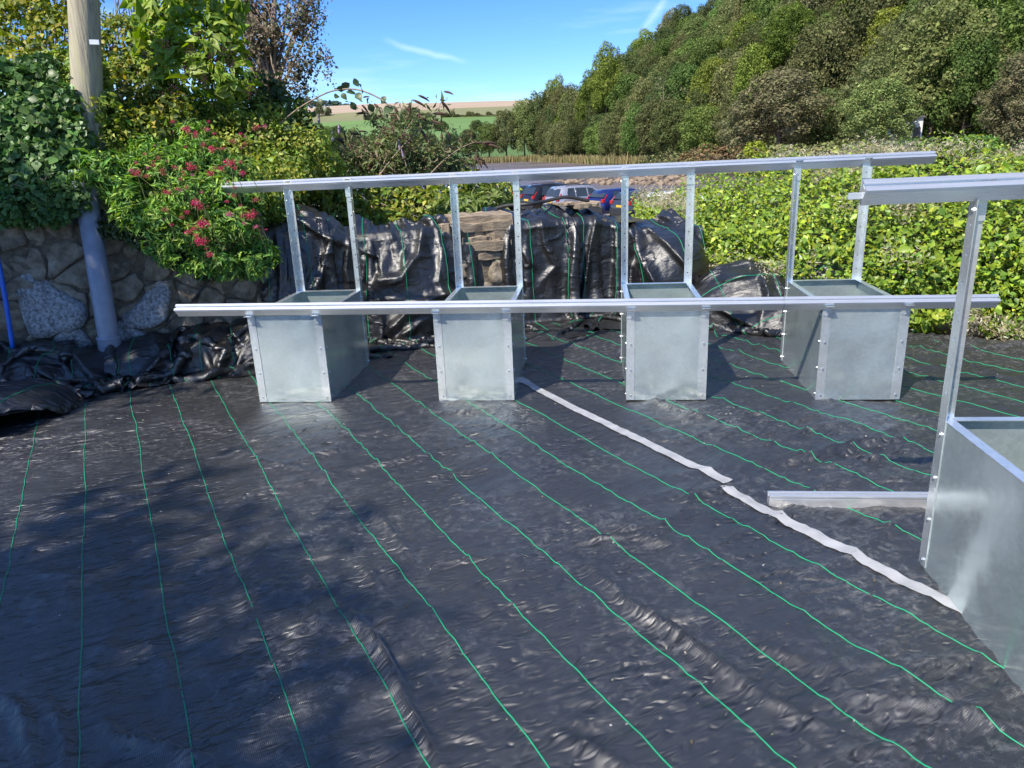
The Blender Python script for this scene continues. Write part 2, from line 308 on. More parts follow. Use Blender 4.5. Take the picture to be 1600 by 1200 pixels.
def mud_material():
    mt, nt, b = newmat('estuary_mud'); L = nt.links.new
    t = nd(nt, 'ShaderNodeTexCoord'); mpn = nd(nt, 'ShaderNodeMapping'); mpn.inputs['Scale'].default_value = (0.12, 0.5, 1); L(t.outputs['Object'], mpn.inputs[0])
    n1 = nd(nt, 'ShaderNodeTexNoise', Scale=0.35, Detail=7.0, Roughness=0.62); L(mpn.outputs[0], n1.inputs['Vector'])
    r = ramp(nt, [(0.35, (0.085, 0.066, 0.060)), (0.55, (0.150, 0.118, 0.108)), (0.75, (0.20, 0.165, 0.145))]); L(n1.outputs['Fac'], r.inputs[0]); L(r.outputs[0], b.inputs['Base Color'])
    rr = nd(nt, 'ShaderNodeMapRange'); rr.inputs['From Min'].default_value = 0.40; rr.inputs['From Max'].default_value = 0.58; rr.inputs['To Min'].default_value = 0.12; rr.inputs['To Max'].default_value = 0.62
    L(n1.outputs['Fac'], rr.inputs['Value']); L(rr.outputs[0], b.inputs['Roughness'])
    bp = nd(nt, 'ShaderNodeBump', Strength=0.5, Distance=0.25); n2 = nd(nt, 'ShaderNodeTexNoise', Scale=0.8, Detail=6.0); L(t.outputs['Object'], n2.inputs['Vector']); L(n2.outputs['Fac'], bp.inputs['Height']); L(bp.outputs[0], b.inputs['Normal'])
    return mt
M['mud'] = mud_material()
polar('estuary_water', lambda x, y: 0*x-2.7, M['mud'], -1.1, 1.0, 120, list(np.linspace(40, 340, 40)))
def shore_h(x, y): return -2.25-0.5*np.clip((y-60+0.15*x)/10, 0, 2.2)+0.06*pn(x*0.4, y*0.4)
polar('car_park', shore_h, M['gravel'], -1.3, 1.3, 90, list(np.linspace(9, 78, 40)))

# wall frame: a along the wall, b towards the camera, z up
W0 = np.array([-4.35, 5.42]); We = np.array([0.928, 0.3725]); We /= np.linalg.norm(We); Wn = np.array([We[1], -We[0]])
def wp(a, b, z):
    a = np.asarray(a, float); b = np.asarray(b, float); z = np.asarray(z, float)
    return np.stack([W0[0]+a*We[0]+b*Wn[0], W0[1]+a*We[1]+b*Wn[1], z+0*a], -1)
def onwall(px, py, b=0.0):
    d = ray(px, py); o = np.array([W0[0]+b*Wn[0], W0[1]+b*Wn[1]])
    t = ((o-EYE[:2])@Wn)/(d[:2]@Wn); p = EYE+d*t
    return float((p[:2]-W0)@We), float(p[2])
def wcoord(x, y):
    dx = x-W0[0]; dy = y-W0[1]; return dx*We[0]+dy*We[1], dx*Wn[0]+dy*Wn[1]

# terrace under the sheet and the planted bank behind the wall
o = MB().box(-14, 12, -16, 9.0, -0.6, -0.10).build('terrace', M['soil']); tag(o, kind='structure')
def bank():
    A = np.linspace(-5, 5.3, 70); D = np.concatenate([np.linspace(0.12, 4, 28), np.linspace(4.4, 16, 20)])
    a, d = np.meshgrid(A, D)
    high = np.clip((3.4-a)/3.0, 0, 1); high = high*high*(3-2*high)
    z0 = 0.86+0.28*np.clip((1.6-a)/0.5, 0, 1)
    zl = z0+np.clip(d-0.2, 0, 3)*0.28+np.clip(d-3, 0, 9)*0.10
    zr = z0-np.clip(d-0.7, 0, 7)*0.50
    z = np.maximum(zl*high+zr*(1-high), -2.6)+0.07*fbm(a*1.3, d*1.3, 4, 5)
    V = wp(a, -d, z).reshape(-1, 3); nr, na = a.shape
    i, j = np.meshgrid(np.arange(nr-1), np.arange(na-1), indexing='ij'); q = (i*na+j).ravel()
    o = link('bank', fastmesh('bank', V, np.stack([q, q+1, q+1+na, q+na], 1), M['litter'], True)); tag(o, kind='structure')
bank()

# wooded hill: foot line from far left to near right
H0 = np.array([-20.0, 262.0]); H1 = np.array([37.0, 62.0]); He = (H1-H0)/np.linalg.norm(H1-H0); Hn = np.array([-He[1], He[0]])   # Hn points up the hill (right)
if Hn[0] < 0: Hn = -Hn
def hill_z(d, s):
    d = np.asarray(d, float); near = np.clip((s-120)/90, 0, 1)
    return -2.4+np.where(d < 0, 0.02*d, 0)+np.clip(d, 0, 5)*0.15+np.clip(d-3, 0, 44)*(0.66+0.06*near)+np.clip(d-47, 0, 80)*0.25
S = np.linspace(-25, 330, 72); D = np.concatenate([[-2], np.linspace(0, 60, 26), [75, 100, 130]]); s_, d_ = np.meshgrid(S, D)
zz = hill_z(d_-np.clip((0-s_)*0.9, 0, 40), s_)
V = np.stack([H0[0]+s_*He[0]+d_*Hn[0], H0[1]+s_*He[1]+d_*Hn[1], zz], -1).reshape(-1, 3); nr, na = s_.shape
i, j = np.meshgrid(np.arange(nr-1), np.arange(na-1), indexing='ij'); q = (i*na+j).ravel()
o = link('hillside', fastmesh('hillside', V, np.stack([q, q+1, q+1+na, q+na], 1), M['forest_floor'], True)); tag(o, kind='structure')

# far fields, each a sheet of rising land
def field(name, Y0, Y1, z0, z1, X0, X1, mt, seed, curve=0.0):
    X = np.linspace(X0, X1, 60); T = np.linspace(0, 1, 16); x, t = np.meshgrid(X, T)
    z = z0+(z1-z0)*t+6*fbm(x/420+seed, t*1.5, 3, seed)*t+curve*((x-X0)/(X1-X0)-0.5)
    V = np.stack([x, Y0+(Y1-Y0)*t+0*x, z], -1).reshape(-1, 3); nr, na = x.shape
    i, j = np.meshgrid(np.arange(nr-1), np.arange(na-1), indexing='ij'); q = (i*na+j).ravel()
    o = link(name, fastmesh(name, V, np.stack([q, q+1, q+1+na, q+na], 1), mt, True)); tag(o, kind='structure'); return o
field('valley_field', 300, 640, -2.8, 9, -420, 260, M['grass'], 1)
field('green_field', 640, 1060, 9, 46, -620, 420, M['field_green'], 2)
field('dry_field', 1060, 1180, 45, 62, -800, 500, M['field_olive'], 3)
field('stubble_field', 1180, 1560, 61, 93, -1000, 640, M['field_tan'], 4, -16)
field('distant_field', 1560, 2600, 90, 96, -1500, 1200, M['field_olive'], 6)


# ------------------------------------------------------------------ the ground sheets
TD = np.array([0.565, -0.825]); TD /= np.linalg.norm(TD); TN = np.array([-TD[1], TD[0]])      # along the threads, across them
def st2xy(s, t): return s*TN[0]+t*TD[0], s*TN[1]+t*TD[1]
def xy2st(x, y): return x*TN[0]+y*TN[1], x*TD[0]+y*TD[1]
def seg_ridge(x, y, pts, h, w, sharp=1.0):
    """a fold of cloth lying along a polyline of pixels on the ground"""
    P = np.array([onz(px, py, 0)[:2] for px, py in pts]); out = np.zeros_like(x)
    L = np.concatenate([[0], np.cumsum(np.linalg.norm(np.diff(P, axis=0), axis=1))]); tot = L[-1]
    best = np.full_like(x, 9.0); bt = np.zeros_like(x); side = np.zeros_like(x)
    for k in range(len(P)-1):
        a, b = P[k], P[k+1]; e = b-a; l2 = e@e
        t = np.clip(((x-a[0])*e[0]+(y-a[1])*e[1])/l2, 0, 1); dx = x-a[0]-t*e[0]; dy = y-a[1]-t*e[1]; d = np.hypot(dx, dy)
        m_ = d < best; best = np.where(m_, d, best); bt = np.where(m_, (L[k]+t*math.sqrt(l2))/tot, bt); side = np.where(m_, np.sign(e[0]*dy-e[1]*dx), side)
    prof = np.where(side > 0, np.exp(-(best/(w*0.45))**2), np.exp(-(best/w)**1.5))
    return h*prof*np.sin(np.pi*np.clip(bt*0.96+0.02, 0, 1))**0.55
FOLDS = [([(925,890),(985,950),(1045,985),(1120,1040),(1200,1100),(1290,1140)], 0.034, 0.05), ([(545,955),(590,1015),(625,1080),(660,1150),(700,1215)], 0.040, 0.045),
 ([(568,785),(610,830),(655,890)], 0.022, 0.05), ([(565,880),(595,930)], 0.014, 0.04), ([(165,1130),(190,1165),(260,1180),(340,1205)], 0.040, 0.05), ([(85,1110),(105,1165),(110,1210)], 0.025, 0.04),
 ([(870,840),(930,850),(1000,845),(1060,860)], 0.020, 0.06), ([(1060,790),(1110,775),(1170,760)], 0.022, 0.05), ([(1190,735),(1260,720),(1340,700),(1430,690)], 0.032, 0.06),
 ([(720,1000),(705,1060)], 0.012, 0.04), ([(960,655),(1050,690),(1120,700)], 0.012, 0.05), ([(1350,1090),(1450,1110),(1600,1150)], 0.03, 0.07), ([(1180,1010),(1260,1040)], 0.018, 0.05),
 ([(350,700),(430,730),(540,750)], 0.014, 0.06), ([(480,890),(500,960),(510,1040)], 0.013, 0.035), ([(260,1020),(275,1110)], 0.013, 0.04), ([(385,930),(400,1010)], 0.010, 0.04),
 ([(180,680),(250,665),(340,655)], 0.012, 0.06), ([(640,760),(720,740),(790,735)], 0.013, 0.05), ([(860,1140),(960,1190),(1010,1230)], 0.02, 0.05), ([(0,770),(90,735),(200,715)], 0.012, 0.05),
 ([(1000,620),(1080,650),(1110,655)], 0.022, 0.07), ([(650,640),(700,650),(780,640)], 0.018, 0.07), ([(400,650),(470,655),(530,640)], 0.014, 0.07), ([(0,1090),(40,1120),(60,1200)], 0.03, 0.05),
 ([(1190,600),(1270,595),(1310,640)], 0.014, 0.05), ([(1430,560),(1500,565),(1600,600)], 0.014, 0.06), ([(1420,650),(1500,660),(1590,690)], 0.02, 0.06)]
def sheet_z(x, y):
    s, t = xy2st(x, y)
    z = 0.010*fbm(x*0.9, y*0.9, 2, 1)
    # crinkles across the threads, patchy
    patch = np.clip(0.55+1.3*pn(x*0.8, y*0.8, 21), 0.08, 1.25)
    wx = x+0.10*pn(x*2.3, y*2.3, 31); wy = y+0.10*pn(x*2.3, y*2.3, 32); s2, t2 = xy2st(wx, wy)
    z = z+patch*(0.022*ridge(s2*1.1, t2*3.2, 2, 4.5)+0.010*ridge(s2*1.8, t2*5.2, 12, 4.0)+0.0085*ridge(s2*3.4, t2*8.5, 3, 2.4)+0.0075*ridge(s2*6, t2*12, 4, 3.0))
    z = z+0.011*ridge(s2*4.5, t2*1.5, 7, 3.0)*np.clip(0.4+1.5*pn(x*1.1, y*1.1, 8), 0, 1)
    z = z+0.0022*pn(x*24, y*24, 9)
    for pts, h, w in FOLDS: z = z+seg_ridge(x, y, pts, h*1.15, w*0.52)
    return z
TAPE_S = 2.43
def edge_y(x):      # back edge of the laid sheets
    a = W0[1]+(x-W0[0])*We[1]/We[0]-0.06
    return np.minimum(a, np.where(x > 0.9, 7.05-(x-0.9)*0.52, 99.0))
def ground_sheet(name, s0, s1, lift, label):
    ds, dt = 0.020, 0.015
    sa = np.arange(s0, s1+1e-6, ds); ta = np.arange(-8.2, 1.9, dt)
    s, t = np.meshgrid(sa, ta); x, y = st2xy(s, t)
    z = sheet_z(x, y)+lift+0.028*np.exp(-((edge_y(x)-y)/0.10)**2)*(x > 0.9)
    V = np.stack([x, y, z], -1).reshape(-1, 3); nr, na = s.shape
    i, j = np.meshgrid(np.arange(nr-1), np.arange(na-1), indexing='ij'); q = (i*na+j).ravel()
    Fc = np.stack([q, q+1, q+1+na, q+na], 1)
    c = V[Fc].mean(1); keep = (c[:,1] < edge_y(c[:,0])) & (c[:,1] > -2.0) & (c[:,0] > -7) & (c[:,0] < 7.5)
    near = (c[:,1] > 0.9)                                     # behind the viewer a coarse sheet is enough: keep all, it is cheap
    Fc = Fc[keep]; used = np.unique(Fc); mp_ = np.full(len(V), -1); mp_[used] = np.arange(len(used))
    me = fastmesh(name, V[used], mp_[Fc], M['membrane'], True)
    uv = me.uv_layers.new(name='cloth'); sv = s.ravel()[used]; tv = t.ravel()[used]; li = mp_[Fc].ravel()
    uv.data.foreach_set('uv', np.stack([sv[li], tv[li]], 1).astype(np.float32).ravel())
    o = link(name, me); tag(o, label, 'ground sheet'); return o
def ribbon(P, Nrm, w, h):
    """a low rounded strip along points P with surface normals"""
    T = nrmz(np.gradient(P, axis=0)); B = nrmz(np.cross(Nrm, T)); n = len(P)
    prof = [(-0.5, 0.0), (-0.32, 0.8), (0.0, 1.0), (0.32, 0.8), (0.5, 0.0)]
    V = np.concatenate([P+B*w*u+Nrm*h*v for u, v in prof])
    Fc = [(k*n+i, k*n+i+1, (k+1)*n+i+1, (k+1)*n+i) for k in range(4) for i in range(n-1)]
    return V, np.array(Fc)
def lay_thread(parent, s0, lift, seed, w=0.0046):
    t = np.arange(-8.1, 1.6, 0.03); s = s0+0.016*pn(t*1.1, seed*3.3, 3)+0.008*pn(t*4.5, seed*5.1, 4)
    x, y = st2xy(s, t); k = (y < edge_y(x)-0.03) & (y > 0.4) & (x > -6.5) & (x < 7)
    if k.sum() < 8: return
    x, y = x[k], y[k]; z = sheet_z(x, y)+lift
    e = 0.01; nx = -(sheet_z(x+e, y)-sheet_z(x-e, y))/(2*e); ny = -(sheet_z(x, y+e)-sheet_z(x, y-e))/(2*e)
    P = np.stack([x, y, z+0.0006], -1); Nn = nrmz(np.stack([nx, ny, 1+0*nx], -1))
    V, Fc = ribbon(P, Nn, w, 0.0028); link('thread', fastmesh('thread', V, Fc, M['thread'], True), parent)
sheet_a = ground_sheet('ground_sheet', -4.4, TAPE_S+0.03, 0.004, 'black woven weed membrane with green threads covering the near left terrace')
for k in range(14): lay_thread(sheet_a, -1.45+0.28*k, 0.004, k)
sheet_b = ground_sheet('ground_sheet', TAPE_S-0.03, 8.6, 0.0, 'black woven weed membrane right of the white tape, under the two right boxes')
for k in range(16): lay_thread(sheet_b, 2.70+0.29*k, 0.0, k+40)
def tape(label, t0, t1, ds):
    t = np.arange(t0, t1, 0.025); s = TAPE_S+0.035*pn(t*0.8, 3.3, 5)+0.006*pn(t*6, 9.1, 6)+ds
    rows = []
    for u in (-0.5, -0.25, 0, 0.25, 0.5):
        x, y = st2xy(s+u*0.062, t); rows.append(np.stack([x, y, sheet_z(x, y)+0.0085+0.002*pn(t*9, u*3, 7)], -1))
    V = np.concatenate(rows); n = len(t); Fc = np.array([(k*n+i, k*n+i+1, (k+1)*n+i+1, (k+1)*n+i) for k in range(4) for i in range(n-1)])
    tag(link('joining_tape', fastmesh('joining_tape', V, Fc, M['tape'], True)), label, 'tape')
_, tj = xy2st(0.63, 3.33)
tape('white joining tape running from the second box to its kink', -5.05, tj-0.01, 0.01); tape('white joining tape running from the kink to the near right box', tj-0.005, 0.0, -0.060)
tape('short curl of white tape behind the second box', -6.55, -6.05, 0.0)

# ------------------------------------------------------------------ crumpled and draped membrane: a small cloth solver
def solve_cloth(P, ru, rv, pin, collide, steps=230, iters=4, bend=0.35, dt=0.022, damp=0.965):
    P = P.copy(); Q = P.copy(); rd = math.hypot(ru, rv)
    w = np.where(pin, 0.0, 1.0)[..., None]
    def con(A, B, wa, wb, L, k):
        d = B-A; l = np.sqrt((d*d).sum(-1, keepdims=True))+1e-9; c = k*(l-L)/l/np.maximum(wa+wb, 1e-6)*d
        A += wa*c; B -= wb*c
    for it in range(steps):
        v = (P-Q)*damp; Q[:] = P; P += w*(v+np.array([0, 0, -9.8*dt*dt]))
        for _ in range(iters):
            for k in (0, 1):
                n = (P.shape[0]-1-k+1)//2; a = slice(k, k+2*n-1, 2); b = slice(k+1, k+2*n, 2); con(P[a], P[b], w[a], w[b], ru, 1.0)
                n = (P.shape[1]-1-k+1)//2; a = slice(k, k+2*n-1, 2); b = slice(k+1, k+2*n, 2); con(P[:, a], P[:, b], w[:, a], w[:, b], rv, 1.0)
                n = (P.shape[0]-1-k+1)//2; a = slice(k, k+2*n-1, 2); b = slice(k+1, k+2*n, 2)
                con(P[a, :-1], P[b, 1:], w[a, :-1], w[b, 1:], rd, 0.5); con(P[a, 1:], P[b, :-1], w[a, 1:], w[b, :-1], rd, 0.5)
            for k in range(4):
                a = P[k::4]; b = P[k+2::4]; n = min(len(a), len(b)); con(a[:n], b[:n], w[k::4][:n], w[k+2::4][:n], 2*ru, bend)
                a = P[:, k::4]; b = P[:, k+2::4]; n = min(a.shape[1], b.shape[1]); con(a[:, :n], b[:, :n], w[:, k::4][:, :n], w[:, k+2::4][:, :n], 2*rv, bend)
            hit = collide(P)
        Q += (P-Q)*(hit[..., None]*0.75)
    return P
def upsample(P, k):
    def up(A):
        n = A.shape[0]; A2 = np.concatenate([2*A[:1]-A[1:2], A, 2*A[-1:]-A[-2:-1]]); t = np.linspace(0, n-1, (n-1)*k+1); i = np.minimum(t.astype(int), n-2); f = (t-i)[:, None, None]
        p0, p1, p2, p3 = A2[i], A2[i+1], A2[i+2], A2[i+3]
        return 0.5*(2*p1+(p2-p0)*f+(2*p0-5*p1+4*p2-p3)*f*f+(3*p1-p0-3*p2+p3)*f**3)
    return up(up(P).transpose(1, 0, 2)).transpose(1, 0, 2)
def grid_normals(P): return nrmz(np.cross(np.gradient(P, axis=0), np.gradient(P, axis=1)))
def fold_lines(U, lines):
    """height of hand-placed folds; lines: (pixels, height m, width px), widths asymmetric so one flank is steep"""
    q = pxof(U.reshape(-1, 3)); out = np.zeros(len(q))
    for pts, h, w in lines:
        P = np.array(pts, float); best = np.full(len(q), 1e9); side = np.zeros(len(q)); bt = np.zeros(len(q)); L = np.concatenate([[0], np.cumsum(np.linalg.norm(np.diff(P, axis=0), axis=1))])
        for k in range(len(P)-1):
            a, e = P[k], P[k+1]-P[k]; t = np.clip(((q-a)@e)/(e@e), 0, 1); d = q-a-t[:, None]*e; l = np.linalg.norm(d, axis=1); m_ = l < best
            best = np.where(m_, l, best); side = np.where(m_, np.sign(e[0]*d[:,1]-e[1]*d[:,0]), side); bt = np.where(m_, (L[k]+t*math.sqrt(e@e))/L[-1], bt)
        out += h*np.where(side > 0, np.exp(-(best/(w*0.42))**1.6), np.exp(-(best/w)**1.4))*np.sin(np.pi*np.clip(bt*0.9+0.05, 0, 1))**0.5
    return out.reshape(U.shape[:2])
def drape(name, label, P, ru, rv, seed, group=None, thread_gap=0.40, thread_off=0.1, cross=(), lines=()):
    """P solved grid in world metres"""
    k = 3; U = upsample(P, k); Nn = grid_normals(U)
    if lines:
        h = fold_lines(U, lines); sg = np.sign((Nn*(EYE-U)).sum(-1)+1e-9)
        base = nrmz(EYE-U); dirv = nrmz(0.65*base*np.array([1,1,0.3])+0.35*Nn*sg[..., None]); U = U+dirv*h[..., None]; Nn = grid_normals(U)
    nu, nv = U.shape[:2]; iu, iv = np.meshgrid(np.arange(nu)*ru/k, np.arange(nv)*rv/k, indexing='ij')
    dsp = 0.006*(ridge(iu*4.0, iv*6.0, seed, 3.0)-0.3)+0.0025*(ridge(iu*13, iv*11, seed+3, 2.5)-0.3)+0.0008*pn(iu*40, iv*40, seed)
    U = U+Nn*dsp[..., None]; Nn = grid_normals(U)
    i, j = np.meshgrid(np.arange(nu-1), np.arange(nv-1), indexing='ij'); q = (i*nv+j).ravel(); Fc = np.stack([q, q+1, q+1+nv, q+nv], 1)
    me = fastmesh(name, U.reshape(-1, 3), Fc, M['membrane_clean'], True)
    uv = me.uv_layers.new(name='cloth'); uv.data.foreach_set('uv', np.stack([iu.ravel()[Fc.ravel()], iv.ravel()[Fc.ravel()]], 1).astype(np.float32).ravel())
    o = link(name, me); tag(o, label, 'membrane', group)
    for c in np.arange(thread_off, (nu-1)*ru/k, thread_gap):
        idx = int(round(c/ru*k))
        for sgn in (1, -1):
            V, F2 = ribbon(U[idx]+Nn[idx]*0.0006*sgn, Nn[idx]*sgn, 0.0050, 0.003); link('thread', fastmesh('thread', V, F2, M['thread'], True), o)
    for c in cross:
        idx = min(nv-1, int(round(c/rv*k))); V, F2 = ribbon(U[:, idx], Nn[:, idx], 0.0065, 0.003); link('thread', fastmesh('thread', V, F2, M['thread'], True), o)
    return o
def wall_collide(lumps, top, a0=-99, a1=99):
    def f(P):
        hit = np.zeros(P.shape[:2]); a, b, z = P[..., 0], P[..., 1], P[..., 2]
        np.clip(a, a0, a1, out=a); np.clip(b, -0.75, 0.75, out=b)
        m_ = z < 0.012; z[m_] = 0.012; hit[m_] = 1
        tp = top(a); ins = (b < 0.03) & (b > -0.62) & (z < tp)
        fr = ins & ((0.03-b) < (tp-z)); b[fr] = 0.03; hit[fr] = 1
        tt = ins & ~fr; z[tt] = tp[tt]; hit[tt] = 1
        for c, r in lumps:
            d = (P-np.array(c))/np.array(r); l = np.sqrt((d*d).sum(-1)); k = l < 1
            if k.any(): P[k] = np.array(c)+d[k]/np.maximum(l[k], 1e-6)[:, None]*np.array(r); hit[k] = 1
        return hit
    return f
def hang(a0, a1, top, back, length, slack, seed, lumps=(), ru=0.030, steps=150, amp=0.05, gather=0.0, bend=0.5):
    rest = ru; nu = int((a1-a0)*slack/rest)+1; nv = int(length/rest)+1; rng = np.random.default_rng(seed)
    A = np.linspace(a0, a1, nu)[:, None]; v = np.arange(nv)[None, :]*rest
    t0 = top(A)
    on = (v < back+0.05)&(A > -99); down = (v >= back+0.05) & (v < back+0.05+t0-0.02); fl = v >= back+0.05+t0-0.02
    b = np.where(on, -back+v, np.where(down, 0.06+0.10*(v-back)/t0, 0.16+(v-back-t0)*0.9))
    z = np.where(on, t0+0.03, np.where(down, t0+0.03-(v-back-0.05), 0.03))
    ph = rng.uniform(0, 6.28, 4); w = 0.0
    for k, fq in enumerate((2.3, 4.1, 6.7, 9.3)): w = w+np.sin(A*fq*2.2+ph[k]+1.2*np.sin(v*(1.3+k)+ph[3-k]))/(1+k*0.6)
    front = np.clip((v-back)/0.3, 0, 1)
    P = np.stack([A+0*v+gather*(A-(a0+a1)/2)*front*np.clip(v-back, 0, 1), b+amp*(w+1.2)*front, z+0.05*np.abs(w)*(~down)+rng.normal(0, 0.006, (nu, nv))], -1)
    pin = np.zeros((nu, nv), bool); pin[:, 0] = True
    P = solve_cloth(P, rest, rest, pin, wall_collide(lumps, top, a0-0.04, a1+0.04), steps, bend=bend)
    return wp(P[..., 0], P[..., 1], P[..., 2]), rest
WTOP = lambda a: 0.98+0.0*a
aw = lambda px, py, b=0.12: onwall(px, py, b)[0]
topA = lambda a: 1.00+0.10*np.exp(-((a-aw(470, 350))/0.25)**2)-0.13*np.clip((a-aw(500, 350))/0.35, 0, 1)
P, ru = hang(aw(415, 400)-0.03, aw(585, 420), topA, 0.34, 1.95, 1.55, 5, lumps=[((aw(455, 420), 0.06, 0.2), (0.30, 0.26, 0.40))], amp=0.10)
drape('draped_membrane', 'leftmost crumpled black membrane bundle over the wall, beside the red flowers', P, ru, ru, 3, cross=(0.75,), lines=[([(440,322),(500,343),(552,368)],0.07,13),([(408,350),(425,332),(455,338),(500,365),(530,380)],0.06,11),([(520,365),(503,420),(478,482)],0.07,12),([(432,372),(440,430),(437,475)],0.06,8),([(470,395),(482,420),(468,470)],0.04,9),([(545,375),(540,420),(548,460)],0.05,10),([(450,400),(452,450)],0.04,7),([(575,380),(566,430),(572,470)],0.04,9),([(425,440),(395,478)],0.06,9)])
P, ru = hang(aw(568, 420), aw(740, 400), lambda a: 0.95+0*a, 0.30, 1.95, 1.42, 9, lumps=[((aw(640, 430), 0.02, 0.30), (0.42, 0.26, 0.46))], amp=0.09, gather=-0.15)
drape('draped_membrane', 'black membrane drape over the wall between the first box and the exposed stones', P, ru, ru, 13, lines=[([(566,392),(592,402),(598,428),(586,440)],0.06,9),([(662,345),(652,398),(628,432),(590,440)],0.08,13),([(632,392),(629,420)],0.05,8),([(655,348),(688,340),(712,362),(716,400)],0.07,12),([(715,455),(680,462),(640,482),(590,532)],0.09,14),([(580,345),(640,342)],0.05,12),([(690,395),(684,440),(700,470)],0.045,11),([(610,360),(618,400)],0.03,10),([(660,500),(620,528)],0.06,10)])
P, ru = hang(aw(777, 400), aw(1085, 420)+0.1, lambda a: 0.96-0.16*np.clip((a-aw(940, 350))/0.4, 0, 1), 0.42, 1.80, 1.40, 14, lumps=[((aw(1050, 420), 0.10, 0.35), (0.40, 0.32, 0.42))], amp=0.08)
drape('draped_membrane', 'widest black membrane drape over the wall, behind the third box', P, ru, ru, 23, thread_off=0.06, lines=[([(842,325),(850,380),(868,415),(845,440)],0.05,11),([(932,335),(922,380),(908,475)],0.08,10),([(900,345),(897,400),(890,470)],0.06,10),([(995,345),(1042,382),(1080,425)],0.08,11),([(1005,335),(1048,340),(1066,350)],0.04,11),([(1012,415),(1034,462)],0.06,9),([(985,360),(1012,430),(1035,472)],0.07,10),([(960,340),(965,400),(955,470)],0.05,9),([(800,330),(790,400),(795,470)],0.05,12),([(815,390),(835,420)],0.04,9),([(1100,350),(1128,412)],0.05,12),([(1060,400),(1090,445)],0.05,9),([(870,480),(930,470),(960,480)],0.05,9)])

def heap(corner, ex, ey, lx, ly, slack, lumps, seed, zc=0.35, steps=90, rest=0.035, bend=0.6, pin_back=False):
    """a sheet dropped in crumples on lumps; ex, ey unit ground directions"""
    nu = int(lx*slack/rest)+1; nv = int(ly*slack/rest)+1; rng = np.random.default_rng(seed)
    u = np.linspace(0, lx, nu)[:, None]; v = np.linspace(0, ly, nv)[None, :]
    w = 0
    for k in range(6): w = w+np.sin(u*rng.uniform(-9, 9)+v*rng.uniform(-11, 11)+rng.uniform(0, 6.3))/(1+0.4*k)
    ex = np.array([*ex, 0.0]); ey = np.array([*ey, 0.0])
    c3 = np.array(corner, float); P = c3+u[..., None]*ex+v[..., None]*ey
    zt = np.zeros((nu, nv))+0.02
    for c, r in lumps:
        q = 1-((P[..., 0]-c[0])/r[0])**2-((P[..., 1]-c[1])/r[1])**2; zt = np.maximum(zt, c[2]+r[2]*np.sqrt(np.clip(q, 0, 1))*(q > 0))
    P[..., 2] = zt+0.12+0.07*w+rng.normal(0, 0.006, (nu, nv))
    def col(P):
        hit = np.zeros(P.shape[:2]); k = P[..., 2] < 0.016; P[..., 2][k] = 0.016; hit[k] = 1
        u_ = (P-c3)@ex; v_ = (P-c3)@ey; P += (np.clip(u_, 0, lx)-u_)[..., None]*ex+(np.clip(v_, 0, ly)-v_)[..., None]*ey
        a, b = wcoord(P[..., 0], P[..., 1]); k = (b < 0.04) & (P[..., 2] < 0.95); P[..., 0][k] += (0.04-b[k])*Wn[0]; P[..., 1][k] += (0.04-b[k])*Wn[1]; hit[k] = 1
        for c, r in lumps:
            d = (P-np.array(c))/np.array(r); l = np.sqrt((d*d).sum(-1)); k = l < 1
            if k.any(): P[k] = np.array(c)+d[k]/np.maximum(l[k], 1e-6)[:, None]*np.array(r); hit[k] = 1
        return hit
    pin = np.zeros((nu, nv), bool)
    if pin_back:
        pin[:, -1] = True; P[:, -1, 2] = zt[:, -4]+0.02+0.035*np.sin(u[:, 0]*7)+0.02*np.sin(u[:, 0]*17)
        pin |= (rng.random((nu, nv)) < 0.006) & (v > ly*0.45); P[..., 2][pin] = np.maximum(P[..., 2][pin]-0.10, zt[pin]+0.015)
    return solve_cloth(P, rest, rest, pin, col, steps, bend=bend), rest
# low mound right of the third box
c = onz(1185, 470, 0.2)
lm = [((1.50, 7.05, 0.0), (0.68, 0.58, 0.50)), ((2.15, 7.05, 0.0), (0.62, 0.50, 0.60)), ((1.80, 6.62, 0.0), (0.52, 0.42, 0.30))]
P, ru = heap((0.85, 6.18, 0), (1, 0), (0, 1), 1.95, 1.30, 1.26, lm, 4)
drape('draped_membrane', 'low folded mound of black membrane between the third and fourth boxes', P, ru, ru, 33, thread_off=0.2, thread_gap=0.42, cross=(0.45, 0.95), lines=[([(1095,440),(1150,405),(1230,392),(1300,425)],0.12,12),([(1190,432),(1200,460),(1190,500)],0.10,11),([(1110,475),(1160,500),(1205,522)],0.09,11),([(1215,440),(1235,470),(1228,510)],0.09,10),([(1130,440),(1180,430)],0.07,10),([(1120,410),(1180,412)],0.08,8)])
# rumpled edge at the foot of the left wall
c0 = wp(-1.55, 0.82, 0)
lm = []
for k, (a, hgt) in enumerate([(-1.45, 0.36), (-1.0, 0.33), (-0.55, 0.30), (-0.1, 0.27), (0.3, 0.21), (0.75, 0.27), (1.2, 0.30), (1.6, 0.34)]):
    q = wp(a, 0.16, 0.0); lm.append(((q[0], q[1], 0.0), (0.42, 0.42, hgt)))
P, ru = heap((c0[0], c0[1], 0), We, -Wn, 3.6, 0.84, 1.28, lm, 8, steps=90, pin_back=True)
drape('rumpled_membrane', 'rumpled edge of black membrane heaped along the foot of the stone wall', P, ru, ru, 43, thread_off=0.15, thread_gap=0.30, lines=[([(0,533),(60,545),(120,560),(152,600),(166,622)],0.09,14),([(172,548),(186,600),(200,622)],0.07,10),([(236,522),(252,556),(200,610)],0.09,12),([(330,545),(352,544),(338,578),(308,592)],0.08,9),([(345,512),(300,545),(268,572)],0.08,11),([(362,515),(378,538)],0.06,10),([(60,580),(110,610)],0.07,13),([(275,540),(295,560)],0.05,9),([(0,590),(50,640),(60,680)],0.08,13)])
